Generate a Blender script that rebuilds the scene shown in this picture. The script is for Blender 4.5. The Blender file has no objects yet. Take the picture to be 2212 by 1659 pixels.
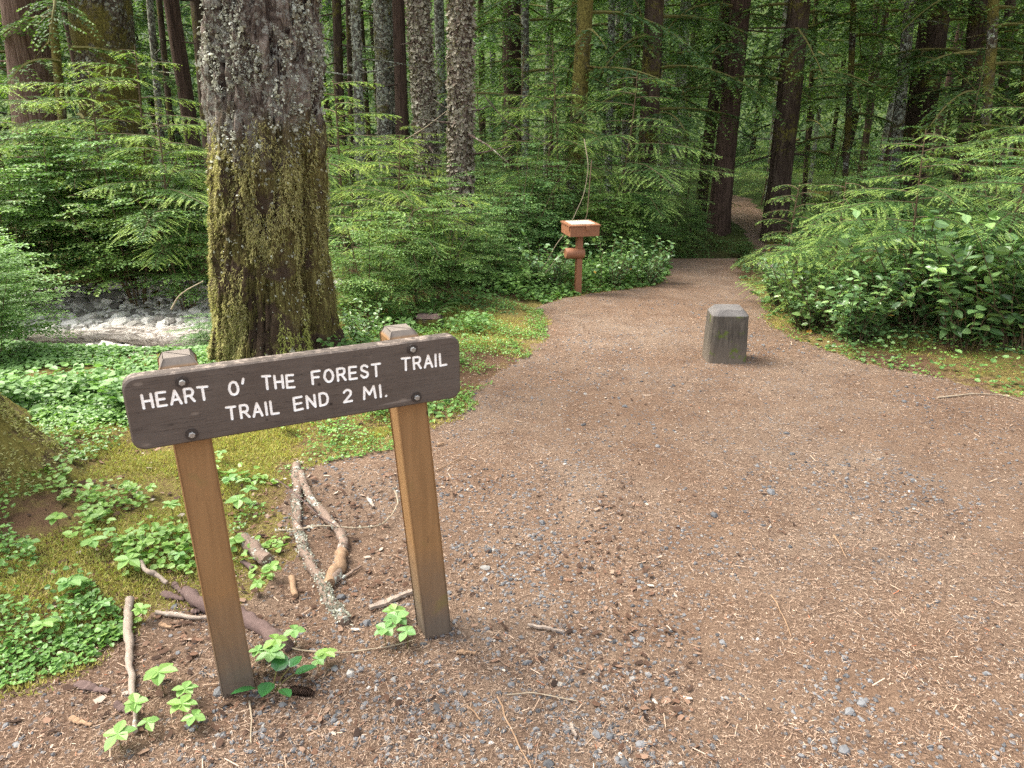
import bpy, math
import numpy as np
from mathutils import Vector, Matrix

scene = bpy.context.scene
R = math.radians
rng = np.random.default_rng(11)

# ------------------------------------------------------------------ camera, world, sun, exposure
CAMZ, PITCH, FPX = 1.6, R(20.2), 1599.0          # focal length in units of a 2212 wide picture
cd = bpy.data.cameras.new('camera'); cam = bpy.data.objects.new('camera', cd)
scene.collection.objects.link(cam); scene.camera = cam
cam.location = (0, 0, CAMZ); cam.rotation_euler = (R(90) - PITCH, 0, 0)
cd.sensor_width = 36.0; cd.lens = 36.0 * FPX / 2212.0
cd.clip_start = 0.05; cd.clip_end = 2000
cd.dof.use_dof = False

SUN_EL, SUN_AZ = R(56), R(-72)                    # azimuth from +Y towards +X
world = bpy.data.worlds.new('World'); scene.world = world; world.use_nodes = True
nt = world.node_tree; bg = nt.nodes['Background']
sky = nt.nodes.new('ShaderNodeTexSky'); sky.sky_type = 'NISHITA'; sky.sun_disc = False
sky.sun_elevation = SUN_EL; sky.sun_rotation = SUN_AZ; sky.air_density = 1.0; sky.dust_density = 3.0; sky.ozone_density = 1.0
hs = nt.nodes.new('ShaderNodeHueSaturation'); hs.inputs['Saturation'].default_value = .30; nt.links.new(sky.outputs[0], hs.inputs['Color']); nt.links.new(hs.outputs[0], bg.inputs[0]); bg.inputs[1].default_value = 0.125
sl = bpy.data.lights.new('sun', 'SUN'); so = bpy.data.objects.new('sun', sl); scene.collection.objects.link(so)
sl.energy = 2.2; sl.angle = R(38); sl.color = (1.0, 0.94, 0.82)
sdir = Vector((math.sin(SUN_AZ) * math.cos(SUN_EL), math.cos(SUN_AZ) * math.cos(SUN_EL), math.sin(SUN_EL)))
so.rotation_euler = sdir.to_track_quat('Z', 'Y').to_euler()

scene.view_settings.view_transform = 'Standard'; scene.view_settings.look = 'None'
scene.view_settings.exposure = 2.3; scene.view_settings.gamma = 1.0
scene.cycles.max_bounces = 6; scene.cycles.diffuse_bounces = 4; scene.cycles.glossy_bounces = 2
scene.cycles.transmission_bounces = 4; scene.cycles.transparent_max_bounces = 4
scene.cycles.use_denoising = False; scene.cycles.sample_clamp_indirect = 4.0
scene.cycles.caustics_reflective = False; scene.cycles.caustics_refractive = False

# ------------------------------------------------------------------ numeric helpers
def _h(i, j, k, seed):
    n = (i.astype(np.int64) * 374761393 + j.astype(np.int64) * 668265263 + k.astype(np.int64) * 2147483647 + seed * 1274126177) & 0xffffffff
    n = ((n ^ (n >> 13)) * 1274126177) & 0xffffffff
    n = ((n ^ (n >> 16)) * 2246822519) & 0xffffffff
    return ((n ^ (n >> 15)) & 0xffffff) / float(0xffffff)
def vn(x, y, z=0.0, seed=0):
    x = np.asarray(x, float); y = np.asarray(y, float) + 0 * x; z = np.asarray(z, float) + 0 * x
    i, j, k = np.floor(x), np.floor(y), np.floor(z); u, v, w = x - i, y - j, z - k
    u, v, w = u*u*(3-2*u), v*v*(3-2*v), w*w*(3-2*w); r = 0
    for a in (0, 1):
        for b in (0, 1):
            for c in (0, 1):
                r = r + (u if a else 1-u) * (v if b else 1-v) * (w if c else 1-w) * _h(i+a, j+b, k+c, seed)
    return r
def fbm(x, y, z=0.0, oct=4, seed=0):
    s, a, t = 0, 1.0, 0
    for o in range(oct):
        s = s + a * (vn(x, y, z, seed+o) - .5); t += a; a *= .5; x, y, z = x*2.03, np.asarray(y)*2.03, np.asarray(z)*2.03
    return s / t * 2
def sst(a, b, x):
    t = np.clip((np.asarray(x, float) - a) / (b - a), 0, 1); return t*t*(3-2*t)
def nrm(v): return v / np.maximum(np.linalg.norm(v, axis=-1, keepdims=True), 1e-9)

F_ = np.array([0, math.cos(PITCH), -math.sin(PITCH)]); U_ = np.array([0, math.sin(PITCH), math.cos(PITCH)])
def ray(x, y): return F_ * FPX + np.array([1., 0, 0]) * (x - 1106) + U_ * (829.5 - y)
def flat(x, y, z=-0.03):
    d = ray(x, y); s = (z - CAMZ) / d[2]; return np.array([0, 0, CAMZ]) + d * s
def X_at(px, D, z=0.0):                             # world x of a picture column at ground distance D, height z
    return (px - 1106) / FPX * (D * math.cos(PITCH) + (CAMZ - z) * math.sin(PITCH))
def Z_at(py, D):
    a = PITCH - math.atan((829.5 - py) / FPX); return CAMZ - D * math.tan(a)

# ------------------------------------------------------------------ outline of the gravel, in metres
EDGE_PX = [(-500, 1500), (0, 1525), (230, 1460), (330, 1340), (420, 1290), (540, 1290), (620, 1200), (600, 1100), (660, 1010), (760, 985), (900, 945),
           (1000, 905), (1015, 845), (1110, 790), (1160, 740), (1175, 690), (1165, 660), (1250, 640), (1440, 612)]
EDGE_PX2 = [(1600, 600), (1640, 640), (1650, 690), (1760, 748), (1900, 792), (2030, 815), (2212, 862), (2700, 960)]
def _fl(p):
    z = -0.03
    for _ in range(6):
        q = flat(p[0], p[1], z); z = -0.035 * max(0, q[1] - 1.6)
    return (q[0], q[1])
poly = [(-30, -14), (-30, .2), (-3.2, 1.1)] + [_fl(p) for p in EDGE_PX[1:]] + [_fl((1450, 547)), (2.35, 11.0), (3.3, 11.9), (4.15, 12.6), (4.35, 14.5), (5.0, 18), (5.8, 21.5), (5.9, 22.6),
        (6.6, 22.8), (6.7, 21.4), (5.9, 18), (5.15, 14.5), (4.95, 12.5), (4.0, 11.3), _fl((1592, 547))] + [_fl(p) for p in EDGE_PX2] + [(9, 3.5), (30, 2), (30, -14)]
poly = np.array(poly)
def poly_sd(x, y):                                  # signed distance, negative inside the gravel
    x = np.asarray(x, float); y = np.asarray(y, float)
    d = np.full(x.shape, 1e9); ins = np.zeros(x.shape, bool); n = len(poly)
    for i in range(n):
        ax, ay = poly[i]; bx, by = poly[(i+1) % n]; ex, ey = bx-ax, by-ay
        t = np.clip(((x-ax)*ex + (y-ay)*ey) / (ex*ex+ey*ey), 0, 1)
        d = np.minimum(d, np.hypot(x-ax-t*ex, y-ay-t*ey))
        c = ((ay > y) != (by > y)) & (x < ex * (y-ay) / (ey if abs(ey) > 1e-12 else 1e-12) + ax)
        ins ^= c
    return np.where(ins, -d, d)
def edge(x, y):
    return poly_sd(x, y) + 0.10 * fbm(x*2.2, y*2.2, 0, 3, 5) + .05 * fbm(x*9, y*9, 0, 2, 9)

def H(x, y, sd=None):
    x = np.asarray(x, float); y = np.asarray(y, float)
    z = -0.035 * np.clip(y - 1.6, 0, 22) + 0.02 * np.clip(y - 30, 0, 40)
    sd = poly_sd(x, y) if sd is None else sd
    off = sst(0, .5, sd)
    z = z - .30 * sst(10.1, 11.4, y) * (1 - sst(12.2, 14, y)) * (1 - sst(5, 9, np.abs(x-3)))
    z = z + off * (.03 + .05 * fbm(x*1.3, y*1.3, 0, 3, 21)) + .012 * fbm(x*5, y*5, 0, 3, 31) * (.3 + off)
    z = z + .22 * np.exp(-(((x+2.9)/1.0)**2 + ((y-2.7)/1.0)**2))                    # mound under the left edge tree
    z = z + .10 * np.exp(-(((x+1.55)/.75)**2 + ((y-4.9)/.8)**2))                    # foot of the mossy trunk
    z = z + .07 * np.exp(-(((x+1.25)/.5)**2 + ((y-2.1)/.5)**2)) * off
    z = z + .45 * sst(10, 11.5, y) * sst(-1, -3, x) * (1-sst(14, 20, y))
    z = z + .35 * sst(.2, 1.6, sd) * sst(2.5, 4, x) * sst(3, 5, y) * (1 - sst(9, 13, y))
    z = z + .25 * fbm(x*.25, y*.25, 0, 3, 41) * sst(.5, 5, sd)
    ch = sst(-1.75, -2.6, x) * sst(5.2, 5.9, y) * (1 - sst(7.6, 8.8, y)); z = z*(1-ch) + ch*(-.40 - .02*np.clip(y-6.4, 0, 9) + .02*fbm(x*4, y*4, 0, 3, 77))   # stony dry channel
    z = z + .55 * np.clip(y - 75, 0, 100) + .5 * np.clip(np.abs(x) - 60, 0, 100)
    return z
def Hs(x, y): return float(H(np.array([x]), np.array([y]))[0])

# ------------------------------------------------------------------ mesh building
COL = scene.collection
class MB:
    def __init__(s): s.V = []; s.F = []; s.A = []; s.n = 0
    def add(s, V, F, rnd=0.5, tip=0.0, mat=0):
        V = np.asarray(V, float).reshape(-1, 3); F = np.asarray(F, int)
        s.V.append(V); s.F.append((F + s.n, mat)); s.n += len(V)
        a = np.zeros((len(V), 2)); a[:, 0] = rnd; a[:, 1] = tip; s.A.append(a)
    def inst(s, T, TF, pos, dir, nor, ln, wd, rnd, tip=0.0, mat=0, up=None):
        pos = np.asarray(pos, float); n = len(pos)
        if n == 0: return
        d = nrm(np.asarray(dir, float)); side = nrm(np.cross(d, nor)); up_ = np.cross(side, d)
        ln = np.broadcast_to(ln, n)[:, None, None]; wd = np.broadcast_to(wd, n)[:, None, None]
        T = np.asarray(T, float); m = len(T)
        V = pos[:, None] + T[None, :, 0:1]*wd*side[:, None] + T[None, :, 1:2]*ln*d[:, None] + T[None, :, 2:3]*wd*up_[:, None]
        TF = np.asarray(TF, int)
        F = (TF[None] + (np.arange(n)*m)[:, None, None]).reshape(-1, TF.shape[1])
        s.add(V.reshape(-1, 3), F, np.repeat(np.broadcast_to(rnd, n), m), np.repeat(np.broadcast_to(tip, n), m), mat)
    def mesh(s, name, mats, smooth=False):
        V = np.concatenate(s.V); A = np.concatenate(s.A)
        lp = np.concatenate([f.ravel() for f, _ in s.F]); tot = np.concatenate([np.full(len(f), f.shape[1]) for f, _ in s.F])
        mi = np.concatenate([np.full(len(f), m) for f, m in s.F])
        me = bpy.data.meshes.new(name); me.vertices.add(len(V)); me.vertices.foreach_set('co', V.astype(np.float32).ravel())
        me.loops.add(len(lp)); me.loops.foreach_set('vertex_index', lp.astype(np.int32))
        me.polygons.add(len(tot)); st = np.concatenate([[0], np.cumsum(tot)[:-1]])
        me.polygons.foreach_set('loop_start', st.astype(np.int32)); me.polygons.foreach_set('loop_total', tot.astype(np.int32))
        me.polygons.foreach_set('material_index', mi.astype(np.int32))
        me.polygons.foreach_set('use_smooth', np.full(len(tot), smooth, bool))
        for i, nm in enumerate(('rnd', 'tip')):
            me.attributes.new(nm, 'FLOAT', 'POINT').data.foreach_set('value', A[:, i].astype(np.float32))
        for m in mats if isinstance(mats, (list, tuple)) else [mats]: me.materials.append(m)
        me.update(calc_edges=True); me.validate()
        return me
    def build(s, name, mats, parent=None, smooth=False):
        return link(name, s.mesh(name, mats, smooth), parent)
def link(name, me, parent=None, loc=(0, 0, 0), rz=0, sc=1):
    o = bpy.data.objects.new(name, me); COL.objects.link(o); o.parent = parent
    o.location = loc; o.rotation_euler = (0, 0, rz); o.scale = (sc,)*3 if np.isscalar(sc) else sc
    return o
def tag(o, label=None, cat=None, group=None, kind=None):
    if label: o['label'] = label
    if cat: o['category'] = cat
    if group: o['group'] = group
    if kind: o['kind'] = kind
    return o
def empty(name, loc, rz=0, sc=1):
    o = bpy.data.objects.new(name, None); COL.objects.link(o); o.location = loc; o.rotation_euler = (0, 0, rz)
    o.scale = (sc,)*3 if np.isscalar(sc) else sc; o.empty_display_size = .1
    return o
LEAF_T = [(0, 0, 0), (.5, .22, .10), (.42, .68, .10), (0, 1, -.04), (-.42, .68, .10), (-.5, .22, .10)]
LEAF_F = [(0, 1, 2, 3), (0, 3, 4, 5)]
DIA_T = [(0, 0, 0), (.5, .4, 0), (0, 1, 0), (-.5, .4, 0)]; DIA_F = [(0, 1, 2, 3)]
TRI_T = [(-.5, 0, 0), (.5, 0, 0), (0, 1, 0)]; TRI_F = [(0, 1, 2)]
BAR_T = [(-.5, 0, 0), (.5, 0, 0), (.5, 1, 0), (-.5, 1, 0)]
RIB_T = [(-.5, 0, 0), (.5, 0, 0), (.5, .5, .8), (-.5, .5, .8), (0, 1, .3)]     # hanging ribbon with a bulge

def tube(mb, P, r, k=5, rnd=.5, tip=0, mat=0, cap=False, rough=0.0, seed=0):
    P = np.asarray(P, float); n = len(P); r = np.broadcast_to(r, n).astype(float)
    T = nrm(np.gradient(P, axis=0)); a = np.array([0, 0, 1.]) if abs(T[0][2]) < .9 else np.array([1., 0, 0])
    rings = []
    nv = nrm(np.cross(T[0], a)[None])[0]
    for i in range(n):
        nv = nv - T[i]*np.dot(nv, T[i]); nv /= max(np.linalg.norm(nv), 1e-9); b = np.cross(T[i], nv)
        th = np.arange(k) * 2*math.pi/k
        rr = r[i] * np.ones(k)
        ring = P[i] + rr[:, None] * (np.cos(th)[:, None]*nv + np.sin(th)[:, None]*b)
        rings.append(ring)
    V = np.concatenate(rings)
    if rough:
        C = np.repeat(P, k, axis=0); f = fbm(V[:, 0]*rough[1], V[:, 1]*rough[1], V[:, 2]*rough[1], 3, seed)
        V = C + (V-C) * (1 + rough[0]*f)[:, None]
    F = [(i*k+j, i*k+(j+1) % k, (i+1)*k+(j+1) % k, (i+1)*k+j) for i in range(n-1) for j in range(k)]
    mb.add(V, F, rnd, tip, mat)
    if cap:
        for e, idx in ((0, 0), (1, n-1)):
            c = P[idx]; ring = V[idx*k:(idx+1)*k]; VV = np.concatenate([[c], ring])
            mb.add(VV, [(0, 1+(j+1) % k, 1+j) if e == 0 else (0, 1+j, 1+(j+1) % k) for j in range(k)], rnd, 1.0, mat)

# ------------------------------------------------------------------ materials
class NT:
    def __init__(s, name):
        s.m = bpy.data.materials.new(name); s.m.use_nodes = True; s.t = s.m.node_tree; s.N = s.t.nodes; s.N.clear()
        s.out = s.N.new('ShaderNodeOutputMaterial')
    def n(s, typ, ins=None, **kw):
        nd = s.N.new('ShaderNode' + typ)
        for k, v in kw.items(): setattr(nd, k, v)
        for k, v in (ins or {}).items(): s.set(nd, k, v)
        return nd
    def set(s, nd, k, v):
        if isinstance(v, bpy.types.NodeSocket): s.t.links.new(v, nd.inputs[k])
        elif isinstance(v, bpy.types.Node): s.t.links.new(v.outputs[0], nd.inputs[k])
        elif isinstance(v, (tuple, list)) and len(v) == 3 and nd.inputs[k].type == 'RGBA': nd.inputs[k].default_value = (*v, 1)
        else: nd.inputs[k].default_value = v
    def coord(s, kind='Object', scale=(1, 1, 1)):
        c = s.n('TexCoord').outputs[kind]
        return s.n('Mapping', {'Vector': c, 'Scale': scale}).outputs[0]
    def noise(s, vec, scale, detail=4, rough=.6, dist=0.0):
        return s.n('TexNoise', {'Vector': vec, 'Scale': scale, 'Detail': detail, 'Roughness': rough, 'Distortion': dist}).outputs[0]
    def voro(s, vec, scale, out='Distance', **kw):
        return s.n('TexVoronoi', {'Vector': vec, 'Scale': scale}, **kw).outputs[out]
    def ramp(s, fac, stops, interp='LINEAR'):
        nd = s.n('ValToRGB', {'Fac': fac}); cr = nd.color_ramp; cr.interpolation = interp
        while len(cr.elements) < len(stops): cr.elements.new(.5)
        for e, (p, c) in zip(cr.elements, stops):
            e.position = p; e.color = (*c, 1) if len(c) == 3 else c
        return nd.outputs[0]
    def step(s, fac, a, b): return s.n('MapRange', {'Value': fac, 'From Min': a, 'From Max': b}).outputs[0]
    def mix(s, fac, a, b, mode='MIX'):
        nd = s.n('Mix', data_type='RGBA', blend_type=mode)
        s.set(nd, 0, fac); s.set(nd, 6, a); s.set(nd, 7, b); return nd.outputs[2]
    def math(s, op, a, b=0.0): return s.n('Math', {0: a, 1: b}, operation=op).outputs[0]
    def attr(s, nm): return s.n('Attribute', attribute_name=nm, attribute_type='GEOMETRY').outputs['Fac']
    def bump(s, h, st=.5, dist=.01): return s.n('Bump', {'Height': h, 'Strength': st, 'Distance': dist}).outputs[0]
    def bsdf(s, col, rough=.8, nor=None, spec=.3, trans=0, tcol=None, **kw):
        ins = {'Base Color': col, 'Roughness': rough, 'Specular IOR Level': spec}
        if nor is not None: ins['Normal'] = nor
        ins.update(kw); b = s.n('BsdfPrincipled', ins)
        if trans:
            t = s.n('BsdfTranslucent', {'Color': tcol if tcol is not None else col}); b = s.n('MixShader', {0: trans, 1: b.outputs[0], 2: t.outputs[0]})
        s.t.links.new(b.outputs[0], s.out.inputs[0]); return s.m

def leaf_mat(name, dark, light, tipc, rough=.45, spec=.35, trans=.35, odd=None):
    t = NT(name); r = t.attr('rnd'); c = t.mix(r, dark, light)
    if odd: c = t.mix(t.step(r, .990, .992), c, odd)
    c = t.mix(t.attr('tip'), c, tipc)
    oi = t.n('ObjectInfo').outputs['Random']
    c = t.n('HueSaturation', {'Hue': t.n('MapRange', {'Value': oi, 'To Min': .485, 'To Max': .515}).outputs[0], 'Saturation': t.n('MapRange', {'Value': oi, 'To Min': 1.05, 'To Max': .9}).outputs[0], 'Color': c}).outputs[0]
    tc = t.mix(1.0, c, (1.0, 1.15, .55), 'MULTIPLY')
    return t.bsdf(c, rough, spec=spec, trans=trans, tcol=tc)
M = {}
M['hemlock'] = leaf_mat('hemlock_needles', (.055, .115, .03), (.115, .21, .05), (.34, .46, .10), .55)
M['limb'] = leaf_mat('conifer_needles', (.045, .090, .030), (.09, .16, .045), (.17, .27, .06), .6, trans=.4)
M['huck'] = leaf_mat('huckleberry_leaves', (.065, .145, .04), (.17, .29, .08), (.28, .42, .11), .5)
M['bright'] = leaf_mat('shrub_leaves', (.09, .19, .045), (.20, .34, .09), (.28, .42, .11), .5)
M['salal'] = leaf_mat('salal_leaves', (.065, .14, .045), (.18, .30, .10), (.26, .40, .10), .34, .55, .25, odd=(.42, .24, .04))
M['fern'] = leaf_mat('fern_fronds', (.05, .11, .03), (.09, .18, .045), (.12, .2, .05), .5)
M['bunch'] = leaf_mat('bunchberry_leaves', (.13, .27, .06), (.24, .40, .11), (.24, .40, .11), .45, .4, .3)
M['cover'] = leaf_mat('small_leaves', (.07, .17, .03), (.19, .36, .09), (.2, .36, .1), .4, .45, .3)
M['darkleaf'] = leaf_mat('glossy_dark_leaves', (.025, .09, .03), (.04, .14, .045), (.06, .16, .05), .22, .6, .15)
M['moss'] = leaf_mat('moss_tufts', (.22, .19, .045), (.56, .48, .16), (.34, .42, .09), .85, .15, .3)
M['trunkmoss'] = leaf_mat('hanging_moss', (.10, .075, .025), (.54, .49, .20), (.34, .38, .08), .9, .1, .25)

def simple(name, col, rough=.8, spec=.3, var=.3, scale=40, bump=.3, stretch=(1, 1, 1), **kw):
    t = NT(name); v = t.coord('Object', stretch); n = t.noise(v, scale, 6, .65)
    c = t.mix(n, tuple(x*(1-var) for x in col), tuple(min(1, x*(1+var)) for x in col))
    return t.bsdf(c, rough, t.bump(n, bump, .004), spec, **kw)
M['stem'] = simple('brown_stem', (.10, .07, .04), .8, .2)
M['greenstem'] = simple('mossy_stem', (.11, .10, .03), .85, .2, .5, 30)
M['paletwig'] = simple('pale_twig', (.30, .24, .17), .85, .2, .4, 60)

def m_ground():
    t = NT('forest_floor'); v = t.coord()
    big = t.noise(v, 1.1, 4, .6); mid = t.noise(v, 7, 5, .65); fin = t.noise(v, 90, 4, .7); vf = t.noise(v, 260, 2, .7)
    moss = t.mix(fin, (.09, .08, .02), (.34, .29, .08)); duff = t.mix(vf, (.055, .03, .016), (.22, .13, .075))
    m = t.step(t.math('ADD', big, t.math('MULTIPLY', mid, .5)), .66, .80)
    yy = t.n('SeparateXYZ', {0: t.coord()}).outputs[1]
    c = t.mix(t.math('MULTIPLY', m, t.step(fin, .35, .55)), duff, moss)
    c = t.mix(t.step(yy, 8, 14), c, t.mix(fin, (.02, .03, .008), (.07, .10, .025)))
    return t.bsdf(c, .95, t.bump(t.math('ADD', fin, vf), .9, .012), .15)
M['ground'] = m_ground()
def m_trail():
    t = NT('needle_and_gravel'); v = t.coord()
    big = t.noise(v, .9, 4, .6); mid = t.noise(v, 5, 4, .6)
    a = t.n('TexNoise', {'Vector': t.coord('Object', (1, .35, 1)), 'Scale': 210, 'Detail': 3, 'Roughness': .7, 'Distortion': 2.5}).outputs[0]
    b = t.n('TexNoise', {'Vector': t.coord('Object', (.35, 1, 1)), 'Scale': 190, 'Detail': 3, 'Roughness': .7, 'Distortion': 2.5}).outputs[0]
    n = t.math('MAXIMUM', a, b)
    c = t.ramp(n, [(.36, (.055, .036, .025)), (.50, (.15, .103, .072)), (.62, (.27, .195, .14)), (.75, (.38, .28, .20))])
    vc = t.voro(v, 55, 'Color'); vd = t.voro(v, 55)
    rnd = t.n('SeparateColor', {0: vc}).outputs[0]
    stone = t.math('MULTIPLY', t.step(t.math('ADD', rnd, t.math('MULTIPLY', mid, .5)), 1.0, 1.03), t.step(vd, .45, .38))
    c = t.mix(t.math('MULTIPLY', stone, .85), c, t.mix(rnd, (.11, .11, .115), (.20, .20, .205)))
    c = t.mix(t.step(mid, .38, .66), c, t.mix(1.0, c, (.78, .74, .72), 'MULTIPLY'))
    c = t.mix(t.step(big, .42, .62), t.mix(1.0, c, (.88, .80, .74), 'MULTIPLY'), c)
    h = t.math('ADD', n, t.math('MULTIPLY', stone, .6))
    return t.bsdf(c, .9, t.bump(h, .8, .008), .2)
M['trail'] = m_trail()
def m_litter():
    t = NT('fallen_needles'); r = t.attr('rnd')
    c = t.ramp(r, [(0, (.04, .024, .018)), (.3, (.13, .08, .055)), (.6, (.27, .18, .125)), (.88, (.40, .29, .205)), (.985, (.55, .43, .33)), (1, (.42, .13, .05))])
    return t.bsdf(c, .8, None, .25)
M['litter'] = m_litter()
def m_stone():
    t = NT('grey_stone'); r = t.attr('rnd'); n = t.noise(t.coord(), 60, 4)
    c = t.ramp(r, [(0, (.055, .055, .058)), (.5, (.125, .128, .135)), (.93, (.20, .20, .205)), (.985, (.28, .26, .23)), (1, (.5, .48, .45))])
    c = t.mix(n, t.mix(1.0, c, (.7, .68, .66), 'MULTIPLY'), c)
    return t.bsdf(c, .75, t.bump(n, .4, .003), .35)
M['stone'] = m_stone()
def m_pale_stone():
    t = NT('pale_stone'); r = t.attr('rnd')
    return t.bsdf(t.ramp(r, [(0, (.14, .125, .11)), (.4, (.42, .39, .35)), (1, (.74, .70, .65))]), .85, None, .3)
M['palestone'] = m_pale_stone()

def m_bark(name, a, b, groove=9, vert=.12, moss=0.0, lichen=0.0, mossc=((.07, .065, .015), (.17, .15, .03)), lichenc=((.28, .29, .24), (.42, .43, .36)), rel=.03, fl=26):
    t = NT(name); v = t.coord('Object', (1, 1, vert)); w = t.coord('Object')
    n1 = t.noise(v, groove, 6, .65, 1.2); n2 = t.noise(v, groove*4, 5, .7); big = t.noise(w, 1.3, 4, .6); sp = t.noise(w, 22, 5, .75)
    f = t.math('MULTIPLY', t.math('ADD', n1, n2), .5)
    c = t.ramp(f, [(.36, tuple(x*.35 for x in a)), (.47, a), (.62, b)])
    h = f
    if lichen:
        vd = t.voro(w, fl, 'Distance'); vcol = t.n('SeparateColor', {0: t.voro(w, fl, 'Color')}).outputs[0]
        lm = t.step(t.math('ADD', t.math('ADD', t.math('MULTIPLY', sp, .9), t.math('MULTIPLY', vcol, .25)), t.math('MULTIPLY', big, .35)), 1.02 - lichen*.45, 1.06 - lichen*.45)
        c = t.mix(lm, c, t.mix(vcol, lichenc[0], lichenc[1])); h = t.math('ADD', h, t.math('MULTIPLY', lm, .25))
    if moss:
        mm = t.step(t.math('ADD', big, t.math('MULTIPLY', sp, .55)), 1.05 - moss*.5, 1.15 - moss*.5)
        c = t.mix(mm, c, t.mix(n2, mossc[0], mossc[1])); h = t.math('ADD', h, t.math('MULTIPLY', mm, .2))
    return t.bsdf(c, .92, t.bump(h, 1.0, rel), .12)
M['cedar'] = m_bark('cedar_bark', (.085, .052, .038), (.21, .15, .12), 20, .03, .30, .1, rel=.04)
M['redbark'] = m_bark('red_brown_bark', (.048, .030, .022), (.105, .068, .050), 14, .06, .2, 0, rel=.03)
M['darkbark'] = m_bark('dark_furrowed_bark', (.042, .028, .02), (.09, .066, .048), 12, .12, .45, 0)
M['mossbark'] = m_bark('mossy_bark', (.04, .028, .02), (.19, .155, .12), 9, .4, .72, .55, mossc=((.03, .026, .008), (.24, .20, .055)), rel=.05)
M['flakebark'] = m_bark('lichened_bark', (.075, .05, .04), (.22, .165, .135), 20, .35, .25, .45, lichenc=((.15, .14, .10), (.30, .29, .22)))
M['palebark'] = m_bark('pale_lichened_bark', (.07, .06, .048), (.19, .175, .145), 14, .3, .45, .65, lichenc=((.14, .15, .115), (.32, .33, .27)))
M['bigbark'] = m_bark('lichen_crusted_bark', (.05, .028, .024), (.14, .095, .085), 13, .5, 0, .85, lichenc=((.27, .27, .22), (.50, .50, .43)), rel=.05, fl=34)
M['bigmoss'] = m_bark('moss_covered_bark', (.06, .038, .022), (.16, .11, .06), 14, .3, .9, .1, mossc=((.10, .08, .015), (.24, .20, .045)), rel=.05)

def m_bigtrunk():
    t = NT('lichen_and_moss_bark'); w = t.coord(); v = t.coord('Object', (1, 1, .45)); st_ = t.coord('Object', (1, 1, .10))
    n1 = t.noise(v, 13, 6, .7, 1.0); n2 = t.noise(w, 60, 5, .75); big = t.noise(w, 3.2, 5, .65); hair = t.noise(st_, 85, 5, .75, .8)
    z = t.n('SeparateXYZ', {0: w}).outputs[2]
    bark = t.ramp(n1, [(.36, (.020, .011, .010)), (.46, (.12, .09, .072)), (.58, (.30, .24, .20))])
    vc = t.n('SeparateColor', {0: t.voro(w, 46, 'Color')}).outputs[0]; sp = t.noise(w, 15, 6, .8, .6)
    lm = t.step(t.math('ADD', t.math('ADD', t.math('MULTIPLY', sp, .9), t.math('MULTIPLY', vc, .2)), t.math('MULTIPLY', big, .3)), .72, .80)
    up = t.mix(lm, bark, t.mix(n2, (.20, .185, .15), (.58, .57, .49)))
    mossy = t.ramp(hair, [(.34, (.030, .020, .010)), (.48, (.13, .10, .04)), (.60, (.27, .235, .08)), (.75, (.44, .41, .17))])
    mossy = t.mix(t.step(big, .56, .50), t.mix(n1, (.035, .02, .014), (.16, .11, .075)), mossy)
    f = t.step(t.math('ADD', z, t.math('MULTIPLY', big, 1.3)), 2.30, 1.90)
    c = t.mix(f, up, mossy); h = t.math('ADD', t.math('ADD', t.math('MULTIPLY', n1, 2.0), n2), t.math('MULTIPLY', hair, .7))
    return t.bsdf(c, .93, t.bump(h, 1.0, .035), .1)
M['bigtrunk'] = m_bigtrunk()
M['edgebark'] = m_bark('root_bark_with_moss', (.07, .045, .03), (.20, .14, .10), 11, .5, .75, .2, mossc=((.07, .06, .015), (.26, .22, .06)), rel=.04)
M['farleaf'] = leaf_mat('distant_needles', (.055, .10, .038), (.125, .20, .075), (.20, .30, .10), .6, trans=.4)

# ------------------------------------------------------------------ the ground and the trail
def axis(parts):
    out = []
    for a, b, st in parts: out.append(np.arange(a, b, st))
    return np.concatenate(out + [[parts[-1][1]]])
gx = np.unique(np.concatenate([-np.geomspace(6, 220, 34)[::-1], np.arange(-6, -3, .08), np.arange(-3, 4.2, .026), np.arange(4.2, 7.5, .08), np.geomspace(7.5, 220, 32)]))
gy = np.unique(np.concatenate([-np.geomspace(.5, 40, 16)[::-1], np.arange(-.4, .6, .08), np.arange(.6, 7.2, .026), np.arange(7.2, 14, .06), np.arange(14, 28, .15), np.geomspace(28, 240, 36)]))
GX, GY = np.meshgrid(gx, gy); sd = edge(GX, GY); GZ = H(GX, GY, poly_sd(GX, GY))
GV = np.stack([GX, GY, GZ], -1).reshape(-1, 3); nx = len(gx)
ii, jj = np.meshgrid(np.arange(len(gy)-1), np.arange(nx-1), indexing='ij'); a0 = (ii*nx+jj).ravel()
GF = np.stack([a0, a0+1, a0+nx+1, a0+nx], 1); csd = sd.ravel()[GF].mean(1)
def sub_mesh(name, mask, mat):
    f = GF[mask]; u, inv = np.unique(f, return_inverse=True); mb = MB(); mb.add(GV[u], inv.reshape(-1, 4)); o = mb.build(name, mat, smooth=True); return tag(o, kind='structure')
ground = sub_mesh('ground', csd > 0, M['ground']); trail = sub_mesh('trail', csd <= 0, M['trail'])

def scatter(n, rmin, rmax, azmin, azmax, power=1.0):       # density falls with the square of the distance
    r = rmin * (rmax/rmin) ** (rng.random(n)**power); a = azmin + (azmax-azmin)*rng.random(n)
    return r*np.sin(a), r*np.cos(a)
def slope_n(n, k): v = rng.normal(size=(n, 3))*k; v[:, 2] += 1; return nrm(v)

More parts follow.
